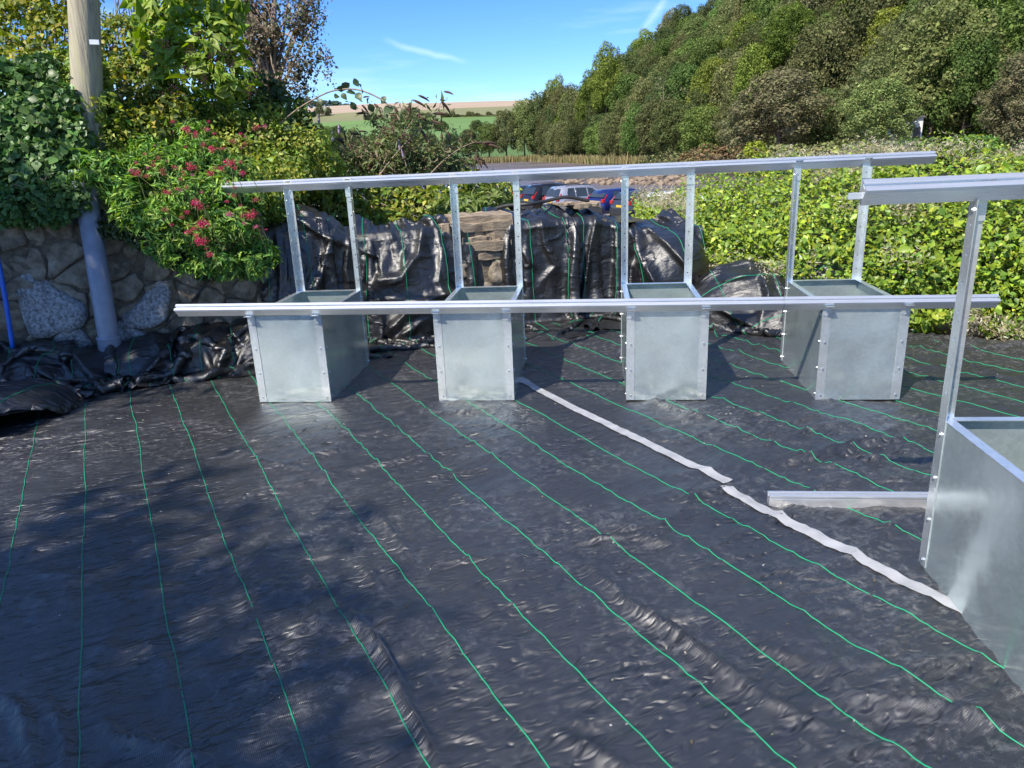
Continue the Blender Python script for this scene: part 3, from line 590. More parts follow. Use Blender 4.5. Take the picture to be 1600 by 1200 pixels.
lm = [((-3.62, 3.75, 0), (0.35, 0.6, 0.16)), ((-4.0, 4.35, 0), (0.45, 0.5, 0.22))]
P, ru = heap((-4.6, 3.1, 0), (1, 0), (0, 1), 1.05, 1.65, 1.25, lm, 12, steps=80)
drape('rumpled_membrane', 'dark crumpled membrane at the left edge of the picture', P, ru, ru, 53, thread_off=0.2)

# ------------------------------------------------------------------ galvanised ballast boxes
BW, BD, BH = 0.5015, 0.9177, 0.6007
def bolt_mesh():
    b = MB(); k = 6
    for r0, r1, z0, z1 in ((0.0085, 0.0085, 0.0, 0.0022), (0.0060, 0.0056, 0.0022, 0.0075)):
        V = [(r0*math.cos(i*math.pi/3), r0*math.sin(i*math.pi/3), z0) for i in range(k)]+[(r1*math.cos(i*math.pi/3), r1*math.sin(i*math.pi/3), z1) for i in range(k)]
        b.add(V, [tuple(range(k, 2*k))]+[(i, (i+1) % k, k+(i+1) % k, k+i) for i in range(k)])
    return b.mesh('bolt', M['bolt'])
BOLT = bolt_mesh()
def bolt(parent, p, n):
    o = link('bolt', BOLT, parent); o.location = p; o.rotation_euler = Vector(n).to_track_quat('Z', 'Y').to_euler(); return o
def holed_plate(w, L, holes, r=0.005, th=0.003):
    """plate in x (0..w), z (0..L), y thickness; real round holes at heights in 'holes'"""
    b = MB(); xs = w/2; cell = 0.014; edges = [0.0]
    bands = []; z = 0.0
    for h in sorted(holes): bands += [(z, h-cell, None), (h-cell, h+cell, h)]; z = h+cell
    bands.append((z, L, None))
    for (z0, z1, h) in bands:
        if h is None: b.box(0, w, 0, th, z0, z1); continue
        k = 8; O = [(w, h), (w, z1), (xs, z1), (0, z1), (0, h), (0, z0), (xs, z0), (w, z0)]
        I = [(xs+r*math.cos(i*math.pi/4), h+r*math.sin(i*math.pi/4)) for i in range(k)]
        V = [(x, y, zz) for y in (0, th) for (x, zz) in O+I]
        Fc = []
        for i in range(k):
            n = (i+1) % k
            Fc += [(i, n, 8+n, 8+i), (16+i, 24+i, 24+n, 16+n), (8+i, 8+n, 24+n, 24+i), (i, 16+i, 16+n, n)]
        b.add(V, Fc)
    return b
POST_L = 1.36
def post_mesh(side):
    """angle iron: back flange along x, side flange forward along -y; side -1 left corner, +1 right corner. origin at the outer back corner"""
    hs = [0.66+0.098*k for k in range(7)]
    p = holed_plate(0.05, POST_L, hs); q = holed_plate(0.05, POST_L, [h+0.03 for h in hs])
    b = MB(); V = [(-side*x, -y, z) for x, y, z in p.v]; b.add(V, p.f)
    V = [(-side*y, -x-0.0032, z) for x, y, z in q.v]; b.add(V, q.f)
    me = b.mesh('post', M['galv_bright']); return me
POSTS = {-1: post_mesh(-1), 1: post_mesh(1)}
def ballast_box(label, cx, y0, rz=0.0, group='galvanised ballast boxes', mark=None):
    o = empty('ballast_box', (cx, y0+BD/2, 0.012), rz); tag(o, label, 'metal box', group)
    w, d, H = BW/2, BD/2, BH; t = 0.003; g = M['galv']
    MB().box(-w+0.003, w-0.003, -d, -d+t, 0, H-0.004).build('front_panel', g, o)
    MB().box(-w+0.003, w-0.003, d-t, d, 0, H-0.004).build('back_panel', g, o)
    for s in (-1, 1): MB().box(s*w-(t if s > 0 else 0), s*w+(0 if s > 0 else t), -d+t+0.001, d-t-0.001, 0, H-0.004).build('side_panel', g, o)
    MB().box(-w+0.004, w-0.004, -d+0.004, d-0.004, 0.004, 0.008).build('floor', g, o)
    # folded rim
    for s in (-1, 1): MB().box(*sorted((s*(w+0.001), s*(w-0.036))), -d-0.001, d+0.001, H-0.0035, H).build('rim', M['galv_bright'], o, bevel=0.0008)
    MB().box(-w+0.037, w-0.037, -d-0.001, -d+0.034, H-0.0036, H-0.0004).build('rim', M['galv_bright'], o); MB().box(-w+0.037, w-0.037, d-0.034, d+0.001, H-0.0036, H-0.0004).build('rim', M['galv_bright'], o)
    # corner strips on the front, with bolts
    for s in (-1, 1):
        MB().box(*sorted((s*(w+0.0025), s*(w-0.050))), -d-0.0034, -d-0.0004, 0.002, H-0.005).build('corner_strip', M['galv_bright'], o, bevel=0.0008)
        MB().box(*sorted((s*(w+0.0026), s*(w+0.0004))), -d+0.0, -d+0.012, 0.002, H-0.006).build('corner_strip', M['galv_bright'], o)
        for z in (0.035, 0.205, 0.375, 0.545):
            bolt(o, (s*(w-0.025), -d-0.0034, z), (0, -1, 0)); bolt(o, (s*(w+0.0005), -d+0.030, z), (s, 0, 0)); bolt(o, (s*(w+0.0032), d-0.026, z), (s, 0, 0))
    # tall back posts with brackets
    for s in (-1, 1):
        p = link('post', POSTS[s], o); p.location = (s*(w+0.0032), d+0.0045, 0.01)
        br = MB(); x0, x1 = sorted((s*(w+0.001), s*(w-0.049))); zt = 0.01+POST_L
        br.prism([(d-0.0032, zt-0.075), (d-0.0032, zt+0.028), (d-0.044, zt+0.062), (d-0.046, zt+0.0595), (d-0.0066, zt+0.0265), (d-0.0066, zt-0.075)], 'x', x0, x1)
        brk = br.build('rail_bracket', M['galv_bright'], o, bevel=0.0006); bolt(brk, (s*(w-0.024), d-0.0066, zt-0.03), (0, -1, 0)); bolt(brk, (s*(w+0.0032), d-0.03, zt-0.035), (s, 0, 0))
        fb = MB(); fb.prism([(-d-0.0036, H-0.075), (-d-0.0036, H+0.012), (-d-0.035, H+0.012), (-d-0.035, H+0.015), (-d-0.0066, H+0.015), (-d-0.0066, H-0.075)], 'x', x0, x1)
        fb = MB(); fb.box(x0, x1, -d-0.062, -d+0.03, H+0.006, H+0.009); fb.box(x0, x1, -d-0.0075, -d-0.0045, H-0.06, H+0.006)
        fb.build('front_bracket', M['galv_bright'], o, bevel=0.0006)
    return o
BY = 4.61
ballast_box('galvanised steel box at the left end of the row, nearest the stone wall', -2.2724+BW/2, BY)
ballast_box('galvanised steel box second from left, standing on the end of the white tape', -1.0245+BW/2, BY+0.010)
ballast_box('galvanised steel box third from left, in front of the widest black drape', 0.2118+BW/2, BY)
ballast_box('galvanised steel box at the right end of the back row, before the hedge', 1.3898+BW/2, BY-0.014)
ballast_box('largest galvanised steel box in the foreground, cut by the right edge', 1.245+BW/2, 2.66-BD)

# ------------------------------------------------------------------ aluminium rails
def rail_profile():
    u0, u1, h = -0.0225, 0.0225, 0.070
    return [(u0-0.004, 0), (-0.0075, 0), (-0.0075, -0.004), (-0.0115, -0.004), (-0.0115, -0.013), (0.0115, -0.013), (0.0115, -0.004), (0.0075, -0.004), (0.0075, 0), (u1+0.004, 0),
            (u1+0.004, -0.008), (u1, -0.010), (u1, -0.026), (u1-0.005, -0.028), (u1-0.005, -0.034), (u1, -0.036), (u1, -h), (u0, -h), (u0, -0.016), (u0+0.003, -0.0135), (u0, -0.011), (u0-0.004, -0.009)]
def rail(label, xa, xb, y, z, tilt=math.radians(40), rz=0.0, dz=0.0, name='mounting_rail', group='aluminium mounting rails'):
    c, s = math.cos(tilt), math.sin(tilt)
    poly = [(u*c-v*s, u*s+v*c) for u, v in rail_profile()]        # (y, z): top faces the viewer and up
    L = xb-xa; b = MB(); b.prism(poly, 'x', -L/2, L/2); me = b.mesh(name, M['rail'], bevel=0.0006)
    o = link(name, me); o.location = ((xa+xb)/2, y, z); o.rotation_euler = (0, -math.atan2(dz, L), rz); tag(o, label, 'rail', group); return o
def rail_px(label, p0, p1, Y, **k):
    a = at(*p0, Y); b = at(*p1, Y); return rail(label, a[0], b[0], Y, (a[2]+b[2])/2, dz=b[2]-a[2], **k)
RF = BY-0.045; RB = BY+BD-0.03
xj = at(1226, 470, RF)[0]
a = at(273, 482, RF); b = at(1562, 467, RF)
zl = lambda x: a[2]+(b[2]-a[2])*(x-a[0])/(b[0]-a[0])
rail('long lower aluminium rail along the front of the back row of boxes', a[0], xj-0.001, RF, (zl(a[0])+zl(xj))/2+0.008, dz=zl(xj)-zl(a[0]))
rail('short right length of the lower aluminium rail, in front of the fourth box', xj+0.001, b[0], RF, (zl(b[0])+zl(xj))/2+0.008, dz=zl(b[0])-zl(xj))
rail_px('upper aluminium rail across the tall posts of the back row', (344, 289), (1463, 239.5), RB)
a5 = at(1352, 283, 2.60)
r5 = rail('upper aluminium rail of the foreground box, running out at the right', a5[0], a5[0]+2.6, 2.60, a5[2]-0.002, dz=0.02)
sp = MB(); sp.box(-1.3-0.035, -1.3+0.10, -0.010, 0.012, -0.045, -0.037); sp.box(-1.3-0.035, -1.3+0.1, -0.010, -0.0075, -0.037, -0.022)
sp = MB(); sp.box(-0.045, 0.09, 0.012, 0.034, -0.046, -0.036); sp.box(-0.045, 0.09, 0.012, 0.015, -0.036, -0.024)
spo = sp.build('splice_piece', M['rail'], r5, bevel=0.0008); spo.location = (-1.3, 0, 0)
g0 = onz(1195, 788, 0.02)
rl = rail('loose aluminium rail lying on the sheet behind the foreground box', g0[0]+0.02, g0[0]+1.9, g0[1]+0.03, 0.062, tilt=0.0, rz=0.004)

# ------------------------------------------------------------------ stone wall
def convex_cell(seed, others, box, w0=0.0, ws=None):
    x0, x1, y0, y1 = box; poly = [(x0,y0),(x1,y0),(x1,y1),(x0,y1)]
    for k_, (ox, oy) in enumerate(others):
        nx, ny = ox-seed[0], oy-seed[1]; f_ = 0.5+(w0-(ws[k_] if ws else 0.0))/(2*(nx*nx+ny*ny)); mx, my = seed[0]+nx*f_, seed[1]+ny*f_; out = []
        for k in range(len(poly)):
            p, q = poly[k], poly[(k+1) % len(poly)]; dp = (p[0]-mx)*nx+(p[1]-my)*ny; dq = (q[0]-mx)*nx+(q[1]-my)*ny
            if dp <= 0: out.append(p)
            if (dp < 0 < dq) or (dq < 0 < dp): t = dp/(dp-dq); out.append((p[0]+t*(q[0]-p[0]), p[1]+t*(q[1]-p[1])))
        poly = out
        if len(poly) < 3: return None
    return poly
def stone(parent, poly, mt, joint=0.012, out=0.05, deep=0.10, seed=0):
    """a rough block whose face outline is poly (a,z) on the wall"""
    rng = np.random.default_rng(seed); c = np.mean(poly, 0); n = len(poly)
    pts = []
    for k in range(n):
        p, q = np.array(poly[k]), np.array(poly[(k+1) % n]); m_ = max(1, int(np.linalg.norm(q-p)/0.05))
        for j in range(m_): pts.append(p+(q-p)*j/m_)
    pts = np.array(pts)
    for _ in range(1): pts = 0.5*pts+0.25*(np.roll(pts, 1, 0)+np.roll(pts, -1, 0))
    d = np.linalg.norm(pts-c, axis=1, keepdims=True); pts = c+(pts-c)*np.maximum(0.3, 1-joint/np.maximum(d, 0.02))
    pts = pts+rng.normal(0, 0.006, pts.shape)+0.03*np.stack([pn(pts[:,0]*7, pts[:,1]*7, 3), pn(pts[:,0]*7, pts[:,1]*7, 8)], 1); k = len(pts)
    tl = rng.normal(0, 0.14, 2)
    rings = [(1.0, -deep), (1.0, out*0.45), (0.94, out*0.95), (0.66, out*1.0), (0.32, out*1.03)]; V = []
    for s, b in rings:
        r = c+(pts-c)*s; nzv = 0.040*fbm(r[:,0]*11+seed, r[:,1]*11, 4, seed % 7)+tl[0]*(r[:,0]-c[0])+tl[1]*(r[:,1]-c[1])+rng.normal(0, 0.003, k)
        V.append(wp(r[:,0], b+nzv*(b > 0), r[:,1]))
    V = np.concatenate(V+[wp(np.array([c[0]]), out*1.03, np.array([c[1]]))]); Fc = []
    for q in range(len(rings)-1): Fc += [(q*k+i, q*k+(i+1) % k, (q+1)*k+(i+1) % k, (q+1)*k+i) for i in range(k)]
    e = (len(rings)-1)*k; Fc += [(e+i, e+(i+1) % k, len(V)-1) for i in range(k)]
    me = bpy.data.meshes.new('stone'); me.from_pydata([tuple(map(float, v)) for v in V], [], Fc)
    bm = bmesh.new(); bm.from_mesh(me); bmesh.ops.recalc_face_normals(bm, faces=bm.faces); bm.to_mesh(me); bm.free()
    for p in me.polygons: p.use_smooth = True
    return link('stone', me, parent, mt)
wall = empty('stone_wall', (*wp(0, 0, 0),)); tag(wall, 'mossy rubble stone retaining wall behind the boxes, partly under black membrane', 'stone wall'); 
WI = Matrix.Translation(wall.location).inverted()
def under(o, parent):            # parent an object built in world space without moving it
    o.parent = parent; o.matrix_parent_inverse = Matrix.Translation(parent.location).inverted(); return o
cm = MB(); A = [-3.2, aw(955, 400)]; q = [wp(a, b, z) for z in (0, 0.93) for a, b in ((A[0], 0.014), (A[1], 0.014), (A[1], -0.5), (A[0], -0.5))]
cm.add(q, [(0,1,2,3),(4,5,6,7),(0,1,5,4),(1,2,6,5),(2,3,7,6),(3,0,4,7)])
q = [wp(a, b, z) for z in (0.9, 1.17) for a, b in ((-3.2, 0.010), (aw(405, 400), 0.010), (aw(405, 400), -0.45), (-3.2, -0.45))]; cm.add(q, [(0,1,2,3),(4,5,6,7),(0,1,5,4),(1,2,6,5),(2,3,7,6),(3,0,4,7)]); under(cm.build('core', M['mortar']), wall)
seeds_px = [(75,490,'r'),(115,468,'r'),(225,490,'r'),(252,462,'r'),(40,405,'r'),(100,395,'r'),(30,450,'r'),(60,360,'r'),(20,500,'r'),(15,535,'r'),(130,430,'r'),(150,470,'r'),(120,535,'g'),(60,545,'r'),(190,420,'r'),(205,445,'r'),(240,418,'r'),
            (290,455,'r'),(330,470,'r'),(290,500,'r'),(300,420,'r'),(345,430,'r'),(385,450,'r'),(375,490,'r'),(210,390,'r'),(160,520,'r'),(205,530,'g'),(255,535,'r'),(310,535,'r'),(350,525,'r'),(10,350,'r'),(120,355,'r'),
            (175,370,'r'),(250,370,'r'),(290,385,'r'),(340,395,'r'),(390,410,'r'),(70,325,'r'),(140,320,'r'),(220,335,'r'),(20,372,'r'),(95,352,'r'),(160,345,'r'),(265,345,'r'),(310,360,'r'),(350,370,'r'),(395,380,'r'),(0,425,'r'),(425,470,'r'),(430,430,'r'),(180,560,'r'),(100,580,'r'),(280,570,'r'),(360,560,'r'),(-30,380,'r'),(-40,450,'r'),(-40,520,'r')]
sd = [(*onwall(px, py), k) for px, py, k in seeds_px]
SW = [ 0.004 if q[2] == 'g' else random.uniform(-0.008, 0.006) for q in seeds_px]
for k, (a, z, kd) in enumerate(sd):
    pl = convex_cell((a, z), [q[:2] for j, q in enumerate(sd) if j != k], (-3.0, aw(418, 400), 0.0, 1.21), SW[k], [w_ for j, w_ in enumerate(SW) if j != k])
    if pl: under(stone(None, pl, M['granite'] if kd == 'g' else M['rubble'], 0.004 if kd == 'g' else 0.006, 0.06 if kd == 'g' else 0.022+0.022*random.random(), seed=k), wall)
for k, pp in enumerate([[(20,432),(58,424),(84,446),(106,458),(132,470),(143,492),(128,512),(92,520),(60,530),(44,516),(36,482),(24,456)], [(190,494),(214,476),(238,443),(256,433),(267,446),(269,482),(262,502),(226,512),(194,516)]]):
    under(stone(None, [onwall(px, py) for px, py in pp], M['granite'], 0.0, 0.085, 0.02, seed=90+k), wall)
# the exposed gap: flat slates on top, rough stone and earth below
def slab(parent, px0, px1, y0, y1, b0, b1, seed, mt=None):
    a0, z1 = onwall(px0, y0, b1); a1, z0 = onwall(px1, y1, b1); rng = np.random.default_rng(seed); n = 7
    t = np.linspace(a0, a1, n); fr = b1+rng.normal(0, 0.010, n); V = []
    for (bb, zz_) in ((None, z0), (None, z1), (b0, z1), (b0, z0)):
        z_ = zz_+rng.normal(0, 0.0055, n)+rng.normal(0, 0.006); V += [wp(t[i], fr[i]-(0.006 if zz_ == z0 else 0)+rng.normal(0, 0.003) if bb is None else bb, z_[i]) for i in range(n)]
    Fc = [(r*n+i, r*n+i+1, ((r+1) % 4)*n+i+1, ((r+1) % 4)*n+i) for r in range(4) for i in range(n-1)]+[(0, n, 2*n, 3*n), (n-1, 2*n-1, 3*n-1, 4*n-1)]
    b = MB().add(V, Fc); o = b.build('slate', mt or M['slate'], None, bevel=0.004); return under(o, parent)
for k, (x0, x1, y0, y1, b0, b1) in enumerate([(708,800,340,349,-0.4,0.02),(706,802,350,358.5,-0.4,0.05),(716,800,359.5,372,-0.4,0.035),(722,768,373,378,-0.4,0.06),(769,800,372.5,379,-0.4,0.05),(722,800,379.5,390,-0.4,0.07),(726,760,391,400,-0.4,0.03),(748,800,396,403.5,-0.4,0.055),(690,716,352,372,-0.4,0.04)]):
    slab(wall, x0, x1, y0, y1, b0, b1, k)
sd2 = [(745,425),(775,430),(760,455),(785,460),(735,455),(770,485),(740,490),(800,430)]
sd2 = [onwall(px, py) for px, py in sd2]; a0g = aw(715, 430, 0); a1g = aw(815, 430, 0); zg = onwall(760, 405)[1]
for k, q in enumerate(sd2):
    pl = convex_cell(q, [r for j, r in enumerate(sd2) if j != k], (a0g, a1g, 0.0, zg))
    if pl: under(stone(None, pl, M['rubble'], 0.006, 0.02+0.04*random.random(), seed=70+k), wall)
for k, (x0, x1, y0, y1, b0, b1) in enumerate([(872,900,317,320,-0.42,-0.14),(900,938,319,323,-0.45,-0.10),(772,795,336,342,-0.45,-0.2)]):
    o = slab(empty('loose_slate', (0,0,0)), x0, x1, y0, y1, b0, b1, 40+k); e_ = o.parent
    e_.location = (0,0,0); tag(e_, ['small flat brown stone on top of the widest drape', 'longer flat brown stone on the widest drape, right of the small one', 'pale flat stone half hidden beside the hose'][k], 'stone')
# hose and grey cable by the drape
def tube_thing(name, pts, r, mt, label, cat, k=8):
    n = 8*(len(pts)-1); P = np.array(pts, float); t = np.linspace(0, len(P)-1, n+1); i = np.minimum(t.astype(int), len(P)-2); f = (t-i)[:, None]
    A2 = np.concatenate([2*P[:1]-P[1:2], P, 2*P[-1:]-P[-2:-1]]); p0, p1, p2, p3 = A2[i], A2[i+1], A2[i+2], A2[i+3]
    C = 0.5*(2*p1+(p2-p0)*f+(2*p0-5*p1+4*p2-p3)*f*f+(3*p1-p0-3*p2+p3)*f**3)
    return tag(MB().tube(C, r, k).build(name, mt, None, True), label, cat)
tube_thing('hose', [at(757, 336, 7.3), at(775, 326, 7.25), at(795, 321, 7.2), at(825, 319, 7.15), at(850, 315, 7.3), at(885, 308, 7.4), at(920, 314, 7.5)], 0.017, M['hose'], 'black water hose curving over the wall top beside the widest drape', 'hose')
pj = onwall(325, 440, 0.08); 
tube_thing('cable', [wp(*onwall(328, 437, 0.05)[:1], 0.07, onwall(328, 437, 0.05)[1]), wp(*onwall(295, 475, 0.10)[:1], 0.12, onwall(295, 475, 0.10)[1]), wp(*onwall(258, 508, 0.16)[:1], 0.18, onwall(258, 508, 0.16)[1])], 0.007, M['hose'], 'thin black cable against the stone wall right of the pale triangular stone', 'cable', 6)
# drain pipe, blue pipe, pole
pb = wp(*onwall(172, 541, 0.20)[:1], 0.20, onwall(172, 541, 0.20)[1]); pt = wp(*onwall(131, 285, 0.16)[:1], 0.16, onwall(131, 285, 0.16)[1])
ax = nrmz(pt-pb); dp = empty('drain_pipe', tuple(pb-ax*0.0)); tag(dp, 'leaning grey-blue plastic drain pipe in front of the stone wall', 'pipe')
under(MB().tube([pb-ax*0.12, pb+ax*0.03, pt], 0.077, 20).build('tube', M['pvc'], None, True), dp)
for p0, p1, nm in ((pb-ax*0.11, pb+ax*0.085, 'socket'), (pt-ax*0.10, pt+ax*0.09, 'socket')):
    under(MB().tube([p0, p0+ax*0.008, p1-ax*0.02, p1-ax*0.008, p1], [0.084, 0.088, 0.088, 0.093, 0.084] if nm == 'socket' and p0 is not None else 0.09, 20).build('socket', M['pvc'], None, True), dp)
bb = wp(*onwall(20, 545, 0.2)[:1], 0.2, onwall(20, 545, 0.2)[1]); bt_ = wp(*onwall(-8, 380, 0.16)[:1], 0.16, onwall(-8, 380, 0.16)[1])
tube_thing('water_pipe', [bb, 0.5*(bb+bt_)+np.array([0.008,0,0]), bt_], 0.0175, M['blue'], 'thin bright blue water pipe at the left edge of the wall', 'pipe')
p0 = at(143, 300, 6.1); p1 = at(128, -60, 6.1); po = empty('utility_pole', (p0[0], p0[1], 0.9)); tag(po, 'weathered wooden utility pole rising from the shrubs on the left', 'pole')
under(MB().tube([p0+(p0-p1)*0.3, p0, p0+(p1-p0)*0.5, p1, p1+(p1-p0)*2.0], [0.125, 0.122, 0.116, 0.110, 0.095], 20).build('shaft', M['pole'], None, True), po)
ps = at(147.5, 66, 5.985); rx = CR
pl_ = MB(); pl_.box(-0.036, 0.036, -0.004, 0.002, -0.018, 0.018); pw = pl_.build('number_plate', M['plate'], None, bevel=0.002); pw.location = ps; pw.rotation_euler = (0, 0.05, 0.28); under(pw, po)

# ------------------------------------------------------------------ foliage tools
def palette(n, cols, rng, jit=0.18, wts=None):
    c = np.array(cols)[rng.choice(len(cols), n, p=wts)]; return np.clip(c*np.exp(rng.normal(0, jit, (n, 1)))*np.exp(rng.normal(0, 0.05, (n, 3))), 0.002, 0.9)
LEAF4 = np.array([(0,0,0), (-0.5,0.42,0.10), (0,0.5,0), (0.5,0.42,0.10), (0,1.0,-0.10)]); LEAFT = np.array([(0,2,1), (0,3,2), (1,2,4), (2,3,4)])
def leaf_arrays(C, Nrm, size, asp, rng, fold=1.0, droop=0.25):
    n = len(C); Nrm = nrmz(Nrm); r = rng.normal(size=(n, 3)); r[:, 2] -= droop*1.2
    T = nrmz(r-(r*Nrm).sum(1, keepdims=True)*Nrm); B = np.cross(T, Nrm); sz = size*np.exp(rng.normal(0, 0.28, (n, 1))) if np.isscalar(size) else size[:, None]
    V = C[:, None]+sz[:, None]*(B[:, None]*(LEAF4[None, :, :1]*asp)+T[:, None]*(LEAF4[None, :, 1:2]-0.45)+Nrm[:, None]*LEAF4[None, :, 2:]*fold)
    Fc = (np.arange(n)[:, None, None]*5+LEAFT[None]).reshape(-1, 3)
    return V.reshape(-1, 3), Fc
def quad_arrays(C, Nrm, size, asp, rng, droop=0.0):
    n = len(C); Nrm = nrmz(Nrm); r = rng.normal(size=(n, 3)); r[:, 2] -= droop; T = nrmz(r-(r*Nrm).sum(1, keepdims=True)*Nrm); B = np.cross(T, Nrm)
    sz = (size*np.exp(rng.normal(0, 0.30, n)))[:, None]
    V = np.stack([C-T*sz*0.5, C+B*sz*asp*0.5+Nrm*sz*0.08, C+T*sz*0.5, C-B*sz*asp*0.5+Nrm*sz*0.08], 1)
    return V.reshape(-1, 3), (np.arange(n)[:, None]*4+np.arange(4)[None])
def blob_points(blobs, n, rng, shell=0.30, lump=0.18, keep_in=0.72, flat=0.0):
    C = np.array([b[0] for b in blobs], float); R = np.array([b[1] if hasattr(b[1], '__len__') else (b[1],)*3 for b in blobs], float)
    w = (R[:,0]*R[:,1]+R[:,1]*R[:,2]+R[:,0]*R[:,2]); i = rng.choice(len(C), n, p=w/w.sum())
    d = nrmz(rng.normal(size=(n, 3))); lu = 1+lump*pn(d[:,0]*2.2+i*3.1, d[:,1]*2.2+d[:,2]*1.7, 4)*2
    r = (1-shell*rng.random(n)**1.4)*lu; P = C[i]+d*R[i]*r[:, None]
    ok = np.ones(n, bool)
    if len(C) > 1:
        for k in range(len(C)):
            q = (((P-C[k])/R[k])**2).sum(1); ok &= ~((q < keep_in**2) & (i != k))
    return P[ok], nrmz(d/R[i])[ok]
def foliage(name, parent, P, Nd, size, asp, cols, rng, mt, up=0.5, jit=0.8, kind=None, quads=False, wts=None, tj=0.18, droop=0.25):
    n = len(P); Nr = nrmz(Nd+np.array([0, 0, up])+jit*rng.normal(size=(n, 3)))
    if quads: V, Fc = quad_arrays(P, Nr, size, asp, rng); k = 4
    else: V, Fc = leaf_arrays(P, Nr, size, asp, rng, droop=droop); k = 5
    o = link(name, fastmesh(name, V, Fc, mt, False, np.repeat(palette(n, cols, rng, tj, wts), k, 0)))
    if parent is not None: under(o, parent)
    if kind: o['kind'] = kind
    return o
def single_leaves(parent, P, Nd, size, asp, cols, rng, mt, up=0.4, jit=0.6, variants=4):
    ms = []
    for v in range(variants):
        L = np.array([(0,0,0), (-0.36,0.22,0.07), (0,0.25,0), (0.36,0.22,0.07), (-0.5,0.5,0.10), (0,0.52,0.0), (0.5,0.5,0.10), (-0.3,0.78,0.03), (0,0.8,-0.04), (0.3,0.78,0.03), (0,1.05,-0.16)], float)
        L[:, 0] *= asp; L[:, 1] -= 0.45; L += rng.normal(0, 0.012, L.shape)
        T = [(0,2,1), (0,3,2), (1,2,5), (1,5,4), (2,3,6), (2,6,5), (4,5,8), (4,8,7), (5,6,9), (5,9,8), (7,8,10), (8,9,10)]
        ms.append(fastmesh('leaf', L, np.array(T), mt, True, np.repeat(palette(1, cols, rng, 0.15), 11, 0)))
    for p, nn in zip(P, Nd):
        nn = nrmz(nn+np.array([0,0,up])+jit*rng.normal(size=3)); r = rng.normal(size=3)-np.array([0,0,0.7]); t = nrmz(r-(r@nn)*nn); b = np.cross(t, nn); s = size*math.exp(rng.normal(0, 0.2))
        o = link('leaf', ms[rng.integers(variants)]); mw = Matrix.Identity(4)
        for k in range(3): mw[k][0] = b[k]*s; mw[k][1] = t[k]*s; mw[k][2] = nn[k]*s; mw[k][3] = p[k]
        o.parent = parent; o.matrix_local = Matrix.Translation(parent.location).inverted() @ mw
def facing(P, Nd, rng, k):
    """the k of a random set of points that face the viewer most openly"""
    v = nrmz(EYE-P); s = (Nd*v).sum(1)-0.05*np.linalg.norm(P-EYE, axis=1)+0.15*rng.random(len(P)); return np.argsort(-s)[:k]
def stems(b, root, tips, r, rng, k=5, bow=0.15, seg=5):
    for tip in tips:
        root_ = np.array(root)+rng.normal(0, 0.04, 3)*np.array([1,1,0]); tip = np.array(tip); mid = rng.normal(0, bow, 3)*np.linalg.norm(tip-root_)
        pts = [root_*(1-t)+tip*t+mid*math.sin(math.pi*t)*0.6+np.array([0,0,0.10])*math.sin(math.pi*t) for t in np.linspace(0, 1, seg)]
        b.tube(pts, [r*(1-0.75*t) for t in np.linspace(0, 1, seg)], k, cap=False)
def shrub(name, label, cat, blobs, n, size, asp, cols, seed, mt=None, root=None, nst=10, stem_mt=None, singles=0, group=None, shell=0.35, wts=None, up=0.5, rs=0.010, lump=0.18, jit=0.8, tj=0.18):
    rng = np.random.default_rng(seed); mt = mt or M['leaf']
    C = np.array([b[0] for b in blobs]); base = np.array(root) if root is not None else np.array([C[:,0].mean(), C[:,1].mean()+0.25, C[:,2].min()+0.02])
    o = empty(name, tuple(base)); tag(o, label, cat, group)
    P, Nd = blob_points(blobs, n, rng, shell, lump); foliage('foliage', o, P, Nd, size, asp, cols, rng, mt, up, jit, 'stuff', wts=wts, tj=tj)
    if singles:
        i = facing(P, Nd, rng, singles); single_leaves(o, P[i]+nrmz(EYE-P[i])*0.03, Nd[i], size*1.12, asp, cols, rng, mt, up)
    b = MB(); stems(b, base, P[rng.choice(len(P), nst)], rs, rng); under(b.build('stems', stem_mt or M['twig'], None, True), o)['kind'] = 'stuff'
    return o
def blobs_px(items):
    """(px, py, distance, rx_px, rz_px, depth ratio) -> ellipsoids in metres"""
    out = []
    for px, py, Y, rx, rz, dr in items:
        c = at(px, py, Y); out.append((c, (rx/F*Y*1.03, min(rx, rz)/F*Y*dr, rz/F*Y)))
    return out

# ------------------------------------------------------------------ near planting on the left bank
IVY = [(0.062, 0.138, 0.037), (0.094, 0.181, 0.048), (0.131, 0.225, 0.062)]
iv = shrub('ivy_bush', 'dark green flowering ivy bush at the left edge above the wall', 'ivy', blobs_px([(15,215,5.75,70,60,0.6),(60,262,5.55,55,45,0.6),(-20,290,5.5,80,50,0.6),(82,165,5.95,42,38,0.7),(10,140,5.9,60,42,0.7),(112,222,5.8,34,42,0.6),(45,190,5.75,45,40,0.7),(80,285,5.5,36,30,0.6),(25,300,5.4,50,30,0.6),(125,265,5.65,28,32,0.6),(60,120,6.1,40,30,0.7)]), 10500, 0.056, 0.85, IVY, 101, M['leaf_gloss'], singles=90, nst=14, stem_mt=M['bark'])
rng = np.random.default_rng(7)
ball = MB()
for k in range(26):
    d = nrmz(rng.normal(size=3))*0.014; ball.tube([d*0.2, d, d*1.25], [0.0012, 0.0030, 0.0012], 4)
BALL = ball.mesh('flower_head', plainmat('ivy_flower', (0.26, 0.32, 0.13), 0.7))
for px, py in [(47,72),(68,70),(90,150),(60,118),(50,168),(72,166),(98,188),(75,203),(32,222),(60,190),(88,125),(30,130),(18,250),(110,120),(25,95),(5,60)]:
    p = at(px, py, 5.33); h = link('flower_head', BALL); h.location = p; s = rng.uniform(0.9, 1.5); h['kind'] = 'stuff'; h.scale = (s, s, s); under(h, iv)
